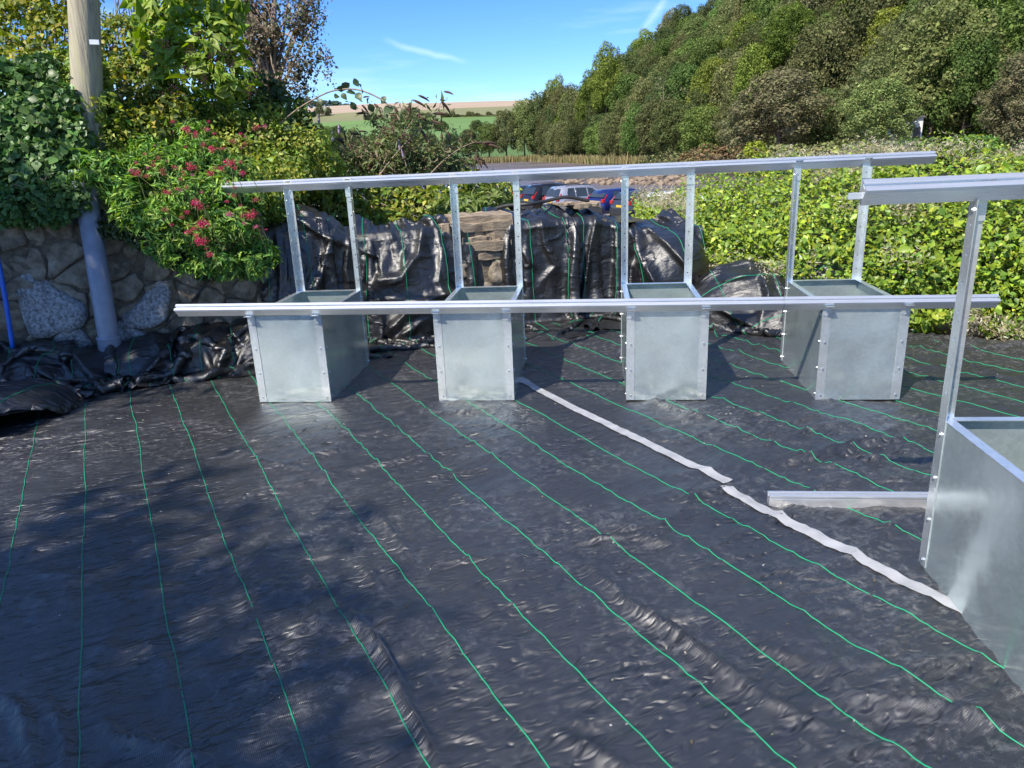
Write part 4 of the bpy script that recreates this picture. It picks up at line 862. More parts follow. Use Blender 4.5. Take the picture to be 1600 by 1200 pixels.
BRA = [(0.225, 0.275, 0.035), (0.325, 0.35, 0.045), (0.125, 0.188, 0.035), (0.4, 0.35, 0.062)]
shrub('bramble_bush', 'yellow-green bramble bush left of the utility pole', 'bush', blobs_px([(30,40,6.9,75,50,0.7),(40,110,6.5,60,30,0.7),(95,75,6.9,60,50,0.7),(60,-20,7.2,90,60,0.7),(10,95,6.8,60,40,0.6)]), 7000, 0.048, 0.62, BRA, 102, nst=16, singles=40)
shrub('bramble_bush', 'golden leafy bramble tangle right of the utility pole', 'bush', blobs_px([(190,75,6.9,45,50,0.7),(215,130,6.7,60,45,0.7),(180,150,6.6,45,45,0.7),(255,180,6.5,50,40,0.7),(165,195,6.4,40,45,0.7),(215,205,6.3,55,40,0.7)]), 7500, 0.046, 0.6, BRA+[(0.07,0.12,0.03),(0.10,0.15,0.035)], 103, nst=22, singles=40)
EL = [(0.202, 0.314, 0.036), (0.269, 0.381, 0.047), (0.134, 0.235, 0.031), (0.302, 0.37, 0.067)]
el = shrub('elder_bush', 'elder bush with large bright green leaves and dark berries', 'bush', blobs_px([(265,40,6.9,55,55,0.7),(320,70,6.8,60,55,0.7),(290,115,6.7,60,45,0.7),(345,120,6.7,50,35,0.7),(250,-10,7.1,60,45,0.7),(330,10,7.0,55,45,0.7),(245,90,6.7,35,45,0.7)]), 2600, 0.105, 0.42, EL, 104, singles=150, nst=16)
bm_ = MB(); rng = np.random.default_rng(17)
for k in range(30):
    d = rng.normal(size=3)*np.array([0.035, 0.025, 0.03]); b_ = MB(); r = 0.006
    bm_.tube([d+np.array([0,0,-r]), d+np.array([0,0,-r*0.5]), d+np.array([0,0,r*0.5]), d+np.array([0,0,r])], [r*0.3, r, r, r*0.3], 5)
BER = bm_.mesh('berry_cluster', plainmat('dark_berry', (0.045, 0.008, 0.010), 0.3))
for px, py in [(255,150),(300,80),(352,80),(330,90),(262,70),(320,125),(290,110),(275,140),(243,50),(312,55),(365,100),(390,140),(228,85)]:
    h = link('berry_cluster', BER); h['kind'] = 'stuff'; h.location = at(px, py, 6.42); h.rotation_euler = (0,0,rng.uniform(0,6)); under(h, el)
SM = [(0.24, 0.312, 0.044), (0.349, 0.377, 0.058), (0.138, 0.218, 0.041), (0.421, 0.407, 0.08), (0.218, 0.334, 0.058)]
shrub('privet_bush', 'broad small-leaved yellow-green bush behind the red flowers', 'bush', blobs_px([(300,205,6.9,70,45,0.7),(380,225,6.9,75,55,0.7),(450,245,6.9,65,50,0.7),(415,195,7.3,60,45,0.7),(330,250,6.6,80,40,0.7),(420,285,6.5,70,35,0.7),(250,215,6.7,50,40,0.7),(500,265,7.2,40,35,0.7),(370,170,7.2,50,35,0.7)]), 15000, 0.036, 0.6, SM, 105, nst=40, singles=0, lump=0.3)
shrub('leafy_bush', 'grey-green leafy bush under the bronze tree', 'bush', blobs_px([(395,150,7.4,55,35,0.7),(440,185,7.4,45,35,0.7),(465,215,7.4,40,30,0.7)]), 1800, 0.075, 0.5, [(0.09,0.135,0.045),(0.13,0.18,0.06),(0.06,0.10,0.03)], 106, nst=14)
# thin-leaved bronze tree
def bronze_tree():
    rng = np.random.default_rng(22); base = at(430, 300, 8.6); o = empty('bronze_tree', (base[0], base[1], 1.0)); tag(o, 'small bronze-brown leaved tree against the sky behind the elder', 'tree')
    bl = blobs_px([(440,40,8.6,60,70,0.8),(400,90,8.5,60,55,0.8),(465,110,8.6,48,55,0.8),(430,150,8.5,50,35,0.8),(470,20,8.8,35,60,0.8),(385,20,8.7,65,60,0.8),(500,95,8.6,22,26,0.8),(360,-30,8.9,80,50,0.8),(460,-40,8.9,60,50,0.8)])
    P, Nd = blob_points(bl, 15000, rng, 0.85, 0.35, 0.0)
    k = pn(P[:,0]*3.3, P[:,2]*3.3+P[:,1]*2, 5) > -0.10; P, Nd = P[k], Nd[k]
    foliage('crown', o, P, Nd, 0.040, 0.55, [(0.15,0.12,0.07),(0.22,0.18,0.12),(0.08,0.075,0.045),(0.13,0.15,0.06),(0.30,0.26,0.19)], rng, M['leaf'], 0.3, 1.0, 'stuff')
    b = MB(); root = np.array([base[0], base[1], 1.0]); b.tube([root, root+np.array([-0.1,0,0.8]), at(425, 120, 8.6), at(430, -40, 8.8)], [0.07, 0.06, 0.045, 0.02], 7)
    stems(b, at(425, 150, 8.6), P[rng.choice(len(P), 34)], 0.020, rng, 5, 0.12, 6); stems(b, at(428, 60, 8.7), P[rng.choice(len(P), 26)], 0.014, rng, 5, 0.12, 6); under(b.build('trunk', M['twig'], None, True), o)
bronze_tree()
# grey dead canes behind the pole
ct = empty('dry_canes', tuple(at(190, 120, 7.4))); tag(ct, 'tangle of bare grey canes right of the pole top', 'dead canes'); b = MB(); rng = np.random.default_rng(31)
for k in range(26):
    x = rng.uniform(165, 255); p = at(x, rng.uniform(110, 160), 7.3+rng.uniform(-0.2,0.3)); q = at(x+rng.uniform(-45, 45), rng.uniform(-60, 20), 7.4+rng.uniform(-0.3,0.3)); stems(b, p, [q], 0.009, rng, 5, 0.05, 6)
under(b.build('canes', plainmat('grey_cane', (0.30,0.26,0.22), 0.9), None, True), ct)

UG = [(0.162, 0.243, 0.046), (0.26, 0.34, 0.055), (0.114, 0.187, 0.04), (0.357, 0.405, 0.073), (0.212, 0.325, 0.057)]
shrub('undergrowth', 'dense mixed green undergrowth covering the bank behind the red flowers', 'undergrowth', blobs_px([(150,235,6.1,50,40,0.7),(210,225,6.3,55,40,0.7),(270,215,6.5,55,38,0.7),(190,285,5.8,50,35,0.7),(260,300,5.8,55,38,0.7),(330,270,6.2,55,40,0.7),(390,300,6.2,50,38,0.7),(300,340,5.75,60,35,0.7),(365,345,5.9,50,35,0.7),(225,345,5.6,50,30,0.7),(440,270,6.7,50,40,0.7),(480,240,7.1,45,35,0.7),(415,330,6.3,40,28,0.7),(170,190,6.4,40,35,0.7),(290,175,6.8,50,32,0.7),(350,200,7.0,50,35,0.7),(190,325,5.6,30,26,0.7)]), 15000, 0.046, 0.5, UG, 120, nst=30, lump=0.35, tj=0.3, singles=60)
shrub('undergrowth', 'green leafy undergrowth around the foot of the utility pole', 'undergrowth', blobs_px([(120,150,6.2,45,40,0.7),(140,115,6.3,30,28,0.7),(100,105,6.5,40,30,0.7),(150,170,6.15,35,35,0.7),(105,190,6.0,40,35,0.7)]), 4200, 0.046, 0.6, UG, 121, nst=12, lump=0.35, tj=0.3)
# red valerian: narrow leaves, long stalks, crimson heads
VAL = [(0.127, 0.265, 0.048), (0.196, 0.356, 0.063), (0.081, 0.172, 0.04), (0.287, 0.414, 0.069)]
va = shrub('valerian_plant', 'red valerian with crimson flower clusters hanging over the wall', 'flowering plant', blobs_px([(150,258,5.55,34,20,0.6),(188,300,5.4,30,26,0.6),(215,335,5.35,42,26,0.6),(265,262,5.7,44,36,0.6),(310,245,5.85,40,28,0.6),(330,305,5.55,46,34,0.6),(285,310,5.45,44,32,0.6),(290,368,5.35,44,26,0.6),(355,352,5.45,40,30,0.6),(235,238,5.95,36,24,0.6),(205,268,5.65,36,26,0.6),(395,390,5.6,34,22,0.6),(325,402,5.4,36,20,0.6),(245,340,5.3,36,26,0.6),(380,310,5.75,34,30,0.6),(160,260,5.6,28,22,0.6),(250,385,5.3,28,18,0.6),(360,270,5.8,36,26,0.6),(300,205,6.0,26,16,0.6),(385,418,5.55,34,18,0.6),(345,425,5.45,26,14,0.6),(126,276,5.30,22,10,0.6),(150,282,5.35,22,12,0.6),(300,418,5.35,30,12,0.6),(260,405,5.3,22,12,0.6)]), 14800, 0.066, 0.24, VAL, 107, nst=70, stem_mt=M['stem'], singles=120, up=0.9, rs=0.004, tj=0.28, shell=0.7, lump=0.4)
def flower_mesh(seed, cols):
    rng = np.random.default_rng(seed); n = 150; P = rng.normal(size=(n,3))*np.array([0.026,0.022,0.018]); V, Fc = leaf_arrays(P, rng.normal(size=(n,3))+np.array([0,-0.6,0.6]), 0.013, 0.8, rng); return fastmesh('flower_head', V, Fc, M['petal'], False, np.repeat(palette(n, cols, rng, 0.25), 5, 0))
FM = [flower_mesh(1, [(0.50,0.035,0.10),(0.60,0.09,0.18)]), flower_mesh(2, [(0.55,0.09,0.14),(0.42,0.06,0.09)]), flower_mesh(3, [(0.36,0.10,0.09),(0.28,0.09,0.06),(0.42,0.17,0.14)]), flower_mesh(4, [(0.55,0.20,0.28),(0.5,0.12,0.2)])]
rng = np.random.default_rng(77); stalk = MB()
for px, py, v, s in [(291,201,0,1.1),(305,208,0,1.0),(270,190,1,0.6),(322,202,2,0.9),(331,232,0,1.1),(318,226,1,0.8),(213,270,1,1.1),(239,258,2,0.7),(248,247,2,0.7),(253,266,2,0.8),(275,262,2,0.8),(299,261,1,1.3),(358,254,0,1.3),(345,263,1,0.9),(329,271,1,0.9),(379,270,0,1.0),(304,316,0,1.3),(312,322,1,1.0),(260,300,1,0.9),(257,328,2,1.0),(365,306,2,0.8),(316,349,0,1.7),(294,362,0,0.9),(312,376,0,1.5),(328,398,1,0.9),(359,335,3,1.0),(392,336,1,1.5),(400,354,3,0.7),(400,199,2,1.1),(364,221,2,0.9),(282,280,2,0.7),(292,293,2,0.7),(230,275,2,0.7),(383,225,2,0.7)]:
    p = at(px, py, 5.14 if py > 240 else 5.55); h = link('flower_head', FM[v]); h.location = p; s *= 0.54; h['kind'] = 'stuff'; h.scale = (s, s, s); h.rotation_euler = (0.2, rng.uniform(-0.4,0.4), rng.uniform(0,6.28)); under(h, va)
    for _ in range(2):
        h2 = link('flower_head', FM[(v+1+_) % 4]); h2['kind'] = 'stuff'; h2.location = p+np.array([rng.normal(0, 0.075), rng.normal(0, 0.02), rng.normal(0, 0.06)]); s2_ = s*rng.uniform(0.35, 0.65); h2.scale = (s2_, s2_, s2_); h2.rotation_euler = (0.2, 0, rng.uniform(0, 6.28)); under(h2, va)
    stems(stalk, p+np.array([rng.normal(0,0.08), 0.18, -0.22]), [p-np.array([0,-0.005,0.012])], 0.0035, rng, 4, 0.08, 5)
sk = under(stalk.build('stalks', M['stem'], None, True), va); sk['kind'] = 'stuff'
shrub('valerian_plant', 'small fresh green plant at the foot of the red flowers, beside the leftmost drape', 'plant', blobs_px([(385,405,5.55,35,22,0.7),(345,410,5.45,28,20,0.7),(415,400,5.6,22,20,0.7)]), 900, 0.085, 0.24, VAL, 108, nst=14, stem_mt=M['stem'], singles=30, up=0.9, rs=0.004)
# dry trailing roots on the wall
rt = empty('dry_roots', tuple(wp(-0.8, 0.12, 0.9))); tag(rt, 'dry roots and stalks trailing over the stones beside the pipe', 'roots'); b = MB(); rng = np.random.default_rng(13)
for x0, y0, x1, y1 in [(20,290,65,345),(35,325,75,312),(60,280,90,330),(152,305,165,365),(155,315,185,345),(165,330,168,385),(225,365,228,425),(250,350,235,400),(330,430,355,462),(10,300,50,310),(75,330,110,318),(270,380,300,400)]:
    p = wp(onwall(x0,y0,0.16)[0], 0.16, onwall(x0,y0,0.16)[1]); q = wp(onwall(x1,y1,0.13)[0], 0.13, onwall(x1,y1,0.13)[1]); stems(b, p, [q], 0.004, rng, 4, 0.06, 6)
under(b.build('root_strands', M['twig'], None, True), rt)
# creeping green on the stones
shrub('creeper', 'dark creeping ivy hanging over the top of the stone wall left of the pipe', 'creeper', blobs_px([(40,340,5.25,60,18,0.5),(85,340,5.3,30,16,0.5),(40,318,5.3,65,30,0.5),(95,312,5.35,45,32,0.5),(0,330,5.2,45,24,0.5),(95,300,5.5,26,30,0.5),(60,290,5.5,70,30,0.6),(-20,300,5.4,60,35,0.6)]), 4200, 0.045, 0.8, IVY, 109, nst=8, stem_mt=M['bark'])
shrub('creeper', 'dark trailing leaves over the wall between pipe and red flowers', 'creeper', blobs_px([(190,355,5.45,45,22,0.5),(235,375,5.4,40,22,0.5),(280,400,5.45,40,22,0.5),(330,425,5.5,35,15,0.5)]), 1500, 0.05, 0.4, [(0.03,0.06,0.02),(0.05,0.09,0.03)], 110, nst=8, stem_mt=M['bark'])

# behind the middle of the wall
shrub('bramble_bush', 'low green and yellow brambles behind the two left drapes', 'bush', blobs_px([(480,300,7.6,60,40,0.7),(545,305,7.9,55,35,0.7),(600,315,8.0,55,32,0.7),(650,325,8.0,50,28,0.7),(530,335,7.6,50,30,0.7),(600,345,7.7,45,22,0.7),(440,315,7.3,45,35,0.7),(690,315,8.3,40,30,0.7),(500,275,8.0,50,30,0.7)]), 9500, 0.058, 0.62, SM+[(0.28,0.27,0.04),(0.20,0.27,0.04),(0.06,0.11,0.025)], 111, nst=40, singles=70, lump=0.3)
shrub('mullein_plant', 'pale yellow-green leafy herbs behind the exposed slates', 'plant', blobs_px([(700,330,7.75,32,24,0.7),(735,325,7.8,30,22,0.7),(765,318,8.0,28,22,0.7)]), 800, 0.105, 0.30, [(0.22,0.29,0.08),(0.30,0.36,0.12),(0.15,0.22,0.05)], 112, nst=12, singles=40, up=0.9, stem_mt=M['stem'])
shrub('bramble_bush', 'small green bush on the wall between the herbs and parked cars', 'bush', blobs_px([(750,290,9.0,30,24,0.7),(790,300,9.3,22,18,0.7),(725,285,9.0,26,20,0.7)]), 1500, 0.05, 0.6, SM, 113, nst=10)
def buddleia():
    rng = np.random.default_rng(41); base = at(610, 330, 9.0); o = empty('buddleia_bush', tuple(base)); tag(o, 'arching buddleia with brown seed spikes in front of the far fields', 'bush')
    b = MB(); Pl = []; Nl = []; spikes = []
    tips = [(690,158),(655,175),(700,205),(735,208),(748,240),(700,240),(660,225),(610,190),(560,205),(580,180),(640,160),(545,225),(720,255),(600,235),(675,190),(625,215),(575,245),(690,265),(530,215),(650,255),(615,165),(742,222),(565,170),(595,205),(500,240)]
    for (tx, ty) in tips:
        Y = 9.0+rng.uniform(-0.4,0.4); tip = at(tx, ty, Y); rx = at(rng.uniform(560, 680), 300, Y); mid = 0.45*rx+0.55*tip+np.array([0.0,0,0.16]); T = np.linspace(0, 1, 12)
        pts = [(1-t)**2*rx+2*t*(1-t)*mid+t*t*tip for t in T]; b.tube(pts, [0.011*(1-0.7*t) for t in T], 5, cap=False)
        for t in np.linspace(0.25, 0.97, 22):
            p = (1-t)**2*rx+2*t*(1-t)*mid+t*t*tip; Pl.append(p+rng.normal(0, 0.05, 3)); Nl.append(rng.normal(size=3)+np.array([0,0,0.7]))
        spikes.append((tip, rng.uniform(-0.6, 1.4)))
        for _ in range(2): spikes.append((tip+rng.normal(0, 0.09, 3), rng.uniform(-0.6, 1.4)))
    under(b.build('branches', M['twig'], None, True), o); P = np.array(Pl); Nn = np.array(Nl)
    P = np.repeat(P, 5, 0)+rng.normal(0, 0.055, (len(P)*5, 3)); Nn = np.repeat(Nn, 5, 0)
    bl, bn = blob_points(blobs_px([(600,250,9.0,70,35,0.7),(660,262,9.0,60,30,0.7),(540,260,9.0,50,30,0.7),(710,268,9.0,35,22,0.7)]), 5200, rng, 0.8, 0.35, 0.0)
    P = np.concatenate([P, bl]); Nn = np.concatenate([Nn, bn]); foliage('foliage', o, P, Nn, 0.075, 0.24, [(0.11,0.18,0.055),(0.16,0.23,0.08),(0.22,0.27,0.10),(0.15,0.13,0.06),(0.22,0.17,0.10)], rng, M['leaf'], 0.4, 0.7, 'stuff')
    sb = MB(); rr = np.linspace(0, 1, 7); sb.tube([(0.02*math.sin(t*2), 0, -0.13*t) for t in rr], [0.005, 0.011, 0.013, 0.012, 0.010, 0.007, 0.002], 6); SP = sb.mesh('seed_spike', plainmat('seed_spike', (0.085,0.045,0.032), 0.9), True)
    sb = MB(); sb.tube([(0, 0, 0.13*t) for t in rr], [0.006, 0.014, 0.016, 0.014, 0.011, 0.007, 0.002], 6); SPL = sb.mesh('seed_spike', plainmat('lilac_spike', (0.30,0.24,0.36), 0.9), True)
    for p, a in spikes:
        h = link('seed_spike', SP); h.location = p; h.rotation_euler = (rng.uniform(-0.3,0.3), -a, rng.uniform(-0.4,0.4)); s = rng.uniform(0.8,1.5); h.scale = (s,s,s); under(h, o)
    for px, py in [(498,196),(530,210),(520,222),(625,235),(632,250)]:
        h = link('flower_spike', SPL); h.location = at(px, py, 8.7); h.rotation_euler = (rng.uniform(-0.3,0.3), rng.uniform(-0.4,0.4), 0); under(h, o)
buddleia()
# bramble arch against the sky
ar = empty('bramble_arch', tuple(at(430, 215, 6.9))); tag(ar, 'single arching bramble shoot with hanging leaves against the sky', 'bramble')
AP = [at(425,205,6.9), at(455,178,6.9), at(485,158,6.88), at(520,142,6.85), at(557,140,6.85), at(590,152,6.85), at(612,168,6.85)]
tt = tube_thing('cane', AP, 0.0065, M['twig'], None, None); under(tt, ar)
rng = np.random.default_rng(9); LP = np.array([at(px, py, 6.85) for px, py in [(470,170),(487,162),(500,158),(508,170),(540,135),(548,145),(556,128),(560,150),(537,150),(575,158),(580,168),(600,155),(607,172),(545,160),(552,165),(590,172),(604,182),(490,178),(478,186),(525,150),(532,138),(515,160),(460,190),(450,200),(565,138)]])
single_leaves(ar, LP, rng.normal(size=(len(LP),3))*0.6+np.array([0,-0.8,0.2]), 0.075, 0.75, [(0.06,0.09,0.035),(0.09,0.12,0.05),(0.14,0.13,0.05)], rng, M['leaf_gloss'], 0.1, 0.4)

# ------------------------------------------------------------------ hedge on the right
def hedge():
    rng = np.random.default_rng(61); n = 70000
    x = 0.55+7.7*rng.random(n)**1.15; v = rng.random(n)
    vk = [0, 0.12, 0.30, 0.48, 0.64, 0.82, 1.0]; dy = np.interp(v, vk, [0.0, -0.08, 0.02, 0.32, 0.85, 1.8, 3.4]); zk = np.interp(v, vk, [0.02, 0.22, 0.58, 0.92, 1.15, 1.27, 1.36])
    hs = np.clip(0.70+0.34*(x-0.75)/1.5, 0.6, 1.04)+0.05*pn(x*1.2, v*2, 3); z = zk*hs
    fy = 7.22-(np.maximum(x, 1.75)-0.9)*0.52+np.clip(1.75-x, 0, 1.3)*0.75
    lum = 0.20*fbm(x*1.9, v*6.5, 3, 11); nx = -0.1*np.ones(n); ny = np.interp(v, [0, 0.3, 0.6, 1], [-1, -0.95, -0.6, -0.1]); nz_ = np.interp(v, [0, 0.3, 0.6, 1], [0.05, 0.35, 0.8, 1.0])
    Nd = nrmz(np.stack([nx, ny, nz_], -1)); dep = 0.38*rng.random(n)**1.6
    P = np.stack([x, fy+dy, z], -1)+Nd*(lum-dep)[:, None]+rng.normal(0, 0.02, (n, 3)); P[:, 2] = np.maximum(P[:, 2], 0.02)
    o = empty('hedge', (3.5, 7.0, 0)); tag(o, 'broad sunlit bindweed and clematis hedge along the right side', 'hedge')
    cols = [(0.29,0.37,0.032), (0.22,0.32,0.034), (0.15,0.25,0.035), (0.36,0.39,0.04), (0.10,0.18,0.034)]
    pk = rng.random(n)+0.35*pn(x*1.1, v*4, 9); 
    P += Nd*(0.14*pn(x*3.6, v*12, 19))[:, None]
    foliage('foliage', o, P, Nd, 0.047, 0.60, cols, rng, M['leaf_gloss'], 0.5, 0.8, 'stuff', tj=0.22, wts=[0.28, 0.32, 0.22, 0.06, 0.12])
    k = facing(P, Nd, rng, 9000); px = pxof(P[k]); vis = (px[:,0] > 1035) & (px[:,0] < 1600) & (px[:,1] > 235); k = k[vis]; k = rng.choice(k, 230, replace=False)
    single_leaves(o, P[k]+nrmz(EYE-P[k])*0.05, Nd[k], 0.066, 0.60, [cols[0], cols[1], cols[2], cols[1]], rng, M['leaf_gloss'], 0.4, 0.6, 8)
    # clematis seed fluff in drifts
    m_ = (pn(x*1.3+4, v*5, 14)+0.25*pn(x*4, v*14, 15) > 0.20) & (dep < 0.06); Q = P[m_]+Nd[m_]*0.05; Q = Q[rng.choice(len(Q), min(len(Q), 620), replace=False)]; nf = 60
    C = np.repeat(Q, nf, 0)+rng.normal(0, 0.050, (len(Q)*nf, 3)); V, Fc = quad_arrays(C, rng.normal(size=C.shape), 0.034, 0.22, rng)
    f = link('seed_fluff', fastmesh('seed_fluff', V, Fc, M['petal'], False, np.repeat(palette(len(C), [(0.50,0.45,0.30),(0.40,0.35,0.22),(0.58,0.53,0.40)], rng), 4, 0))); under(f, o); f['kind'] = 'stuff'
    b = MB(); stems(b, (2.6, 7.4, 0.05), P[rng.choice(n, 40)], 0.010, rng); stems(b, (4.6, 6.6, 0.05), P[rng.choice(n, 40)], 0.010, rng); under(b.build('stems', M['bark'], None, True), o)
    core = MB(); xs = np.linspace(0.9, 8.2, 16)
    prof = [(0.45, 0.0), (0.45, 0.45), (0.8, 0.78), (1.5, 0.95), (3.6, 1.1), (3.6, 0.0)]; V = []; 
    for xx in xs:
        f0 = 7.15-(max(xx, 1.55)-0.9)*0.52+max(0, 1.55-xx)*1.2; h_ = min(1.04, 0.55+0.42*(xx-0.75)/1.7)
        V += [(xx, f0+d_, z_*h_) for d_, z_ in prof]
    m6 = len(prof); core.add(V, [(i*m6+j, (i+1)*m6+j, (i+1)*m6+(j+1) % m6, i*m6+(j+1) % m6) for i in range(len(xs)-1) for j in range(m6)]); under(core.build('inner_bank', M['litter'], None, True), o)
hedge()
# stones under the hedge edge
rng = np.random.default_rng(66)
for k, (px, py, s, lab) in enumerate([(1450,492,0.13,'left stone of the three at the hedge foot'),(1482,503,0.15,'middle stone of the three at the hedge foot'),(1520,508,0.14,'right stone of the three at the hedge foot')]):
    p = onz(px, py, 0.08); bm = bmesh.new(); bmesh.ops.create_icosphere(bm, subdivisions=3, radius=s)
    for v in bm.verts: v.co = v.co*(1+0.35*float(pn(v.co.x*9+k*5, v.co.y*9+v.co.z*7, k)))*1.0; v.co.z *= 0.75
    me = bpy.data.meshes.new('stone'); bm.to_mesh(me); bm.free(); st = link('hedge_stone', me, None, M['slate']); st.location = p; st.rotation_euler = (0,0,k); tag(st, lab, 'stone')

# ------------------------------------------------------------------ trees: crown templates shared by many trees
def far_leaf_material():
    mt = leafmat('wood_leaf', 0.75, 0.30, 0.15); nt = mt.node_tree; L = nt.links.new
    oi = nd(nt, 'ShaderNodeObjectInfo'); at_ = [n for n in nt.nodes if n.type == 'ATTRIBUTE'][0]; hs = nd(nt, 'ShaderNodeHueSaturation'); mr = nd(nt, 'ShaderNodeMapRange'); mr.inputs['To Min'].default_value = 1.0; mr.inputs['To Max'].default_value = 1.75
    mh = nd(nt, 'ShaderNodeMapRange'); mh.inputs['To Min'].default_value = 0.462; mh.inputs['To Max'].default_value = 0.502; ml = nd(nt, 'ShaderNodeMath', operation='FRACT'); m7 = nd(nt, 'ShaderNodeMath', operation='MULTIPLY'); m7.inputs[1].default_value = 7.31
    L(oi.outputs['Random'], mr.inputs['Value']); L(mr.outputs[0], hs.inputs['Value']); L(oi.outputs['Random'], m7.inputs[0]); L(m7.outputs[0], ml.inputs[0]); L(ml.outputs[0], mh.inputs['Value']); L(mh.outputs[0], hs.inputs['Hue']); L(at_.outputs['Color'], hs.inputs['Color'])
    for l in list(at_.outputs['Color'].links):
        if l.to_node != hs: s = l.to_socket; nt.links.remove(l); L(hs.outputs[0], s)
    return mt
M['wood_leaf'] = far_leaf_material()
def crown_template(seed, cols, n=22000, lobes=20, size=0.028, tall=1.15, gaps=0.0, shell=0.28):
    """unit tree: crown about radius 0.5, total height 1.3; base at z=0"""
    rng = np.random.default_rng(seed); bl = [((0,0,0.72*tall), (0.30,0.30,0.36*tall))]
    for k in range(lobes):
        th = 2.4*k+rng.uniform(-0.4,0.4); h = (k+0.5)/lobes; r = 0.36*math.sin(math.pi*min(1, 0.16+0.80*h))**0.7
        bl.append(((r*math.cos(th), r*math.sin(th), tall*(0.28+0.80*h)), (rng.uniform(0.13,0.21),)*2+(rng.uniform(0.11,0.18),)))
    P, Nd = blob_points(bl, n, rng, shell, 0.3, 0.75)
    if gaps: k = pn(P[:,0]*7, P[:,2]*7+P[:,1]*5, 2) > gaps-0.5; P, Nd = P[k], Nd[k]
    Nr = nrmz(Nd+np.array([0,0,0.35])+0.55*rng.normal(size=P.shape)); V, Fc = quad_arrays(P, Nr, size, 0.62, rng)
    cr = fastmesh('crown', V, Fc, M['wood_leaf'], False, np.repeat(palette(len(P), cols, rng, 0.22), 4, 0))
    b = MB(); b.tube([(0,0,-0.12), (0.01,0,0.2), (0,0.01,0.6), (0,0,1.0*tall)], [0.035,0.028,0.018,0.005], 6)
    for k in range(7): q = bl[1+k*2][0]; b.tube([(0,0,0.25+0.07*k), (q[0]*0.5, q[1]*0.5, q[2]*0.8), q], [0.014,0.009,0.003], 4, cap=False)
    return cr, b.mesh('trunk', M['bark'], True)
DG = [(0.062, 0.09, 0.031), (0.09, 0.116, 0.04), (0.046, 0.07, 0.025)]; OL = [(0.102, 0.119, 0.046), (0.131, 0.145, 0.058), (0.072, 0.09, 0.035)]; MG = [(0.077, 0.133, 0.034), (0.105, 0.168, 0.042), (0.056, 0.101, 0.028)]
YG = [(0.10,0.145,0.026),(0.13,0.175,0.032),(0.075,0.115,0.022)]; BR = [(0.125,0.130,0.062),(0.155,0.155,0.080),(0.085,0.095,0.045)]; PG = [(0.12,0.155,0.050),(0.16,0.19,0.07),(0.085,0.115,0.035)]
TPL = {k: [crown_template(200+17*i+j, c) for j in range(2)] for i, (k, c) in enumerate({'dark': DG, 'olive': OL, 'mid': MG, 'yellow': YG, 'brown': BR, 'pale': PG}.items())}
TPL['bare'] = [crown_template(333, BR, 2200, 14, 0.03, 1.2, 0.45, 0.9)]
def tree(kind, v, p, width, height, label, group=None, rz=None, name='tree'):
    cr, tr = TPL[kind][v % len(TPL[kind])]; o = empty(name, tuple(map(float, p)), random.uniform(0, 6.28) if rz is None else rz); o.scale = (width, width, height/1.25); tag(o, label, 'tree', group)
    for nm, me in (('crown', cr), ('trunk', tr)): link(nm, me, o)
    return o
rng = np.random.default_rng(88)
LBL = {'dark': 'dark green broadleaf tree on the wooded hillside', 'olive': 'olive green broadleaf tree on the wooded hillside', 'mid': 'mid green broadleaf tree on the wooded hillside', 'yellow': 'yellow-green tree on the wooded hillside', 'pale': 'pale green tree on the wooded hillside', 'brown': 'brownish tree on the wooded hillside'}
cnt = 0
for r, d in enumerate([2, 8, 14.5, 21.5, 29, 37, 46]):
    s = -3.0+r*1.2
    while s < 262:
        sc = 1.0+0.1*r; ss = s+rng.uniform(-2,2); dd = d+rng.uniform(-2,2); x = H0[0]+ss*He[0]+dd*Hn[0]; y = H0[1]+ss*He[1]+dd*Hn[1]
        end = max(0, 0-ss)*0.9; z = float(hill_z(dd-end, ss)); w = rng.uniform(8.0, 12.0)*(0.85 if r == 0 else 1.0); h = rng.uniform(10, 14.5)*(0.80 if r == 0 else 1.0)*(1.0+(0.45 if r <= 1 else 0.05)*max(0, 1-ss/60))
        px = pxof(np.array([x, y, z+h*0.6]))
        if px[0] < 1690 and px[1] > -190 and y > 45:
            kd = rng.choice(['dark','olive','mid','yellow','pale','brown'], p=[0.36,0.34,0.18,0.04,0.05,0.03]); tree(kd, int(rng.integers(2)), (x, y, z-0.5), w, h, LBL[kd]+', '+('at its foot' if r < 2 else 'half way up' if r < 4 else 'high up')+(' at the left' if px[0] < 1000 else ' in the middle' if px[0] < 1300 else ' at the right'), 'trees of the wooded hillside'); cnt += 1
        s += rng.uniform(5.8, 8.4)
def tree_at(kind, px, py_base, py_top, w_px, Y, label, group=None, v=0, sink=0.6, name='tree'):
    b = at(px, py_base, Y); t = at(px, py_top, Y); h = t[2]-b[2]; return tree(kind, v, (b[0], b[1], b[2]-sink), w_px/F*Y, h+sink, label, group, name=name)
tree_at('yellow', 948, 190, 78, 50, 200, 'bright yellow-green tree high on the left of the wooded hill')
tree_at('yellow', 925, 215, 120, 48, 218, 'yellow-green tree just below the brightest one on the left of the hill')
tree_at('bare', 1035, 235, 125, 70, 150, 'pale half-bare twiggy tree low on the wooded hill')
tree_at('bare', 1072, 240, 140, 60, 146, 'second pale half-bare tree, right of the first, low on the hill')
tree_at('brown', 1215, 238, 120, 130, 92, 'grey-brown bushy tree at the foot of the wood above the hedge'); tree_at('brown', 1165, 240, 165, 80, 95, 'smaller grey-brown bush at the wood edge left of the bushy one')
tree_at('pale', 1455, 225, 20, 150, 76, 'large pale green tree standing out on the right of the wood'); tree_at('pale', 1370, 232, 130, 105, 71, 'ivy-clad bright green tree left of the white shed', v=1)
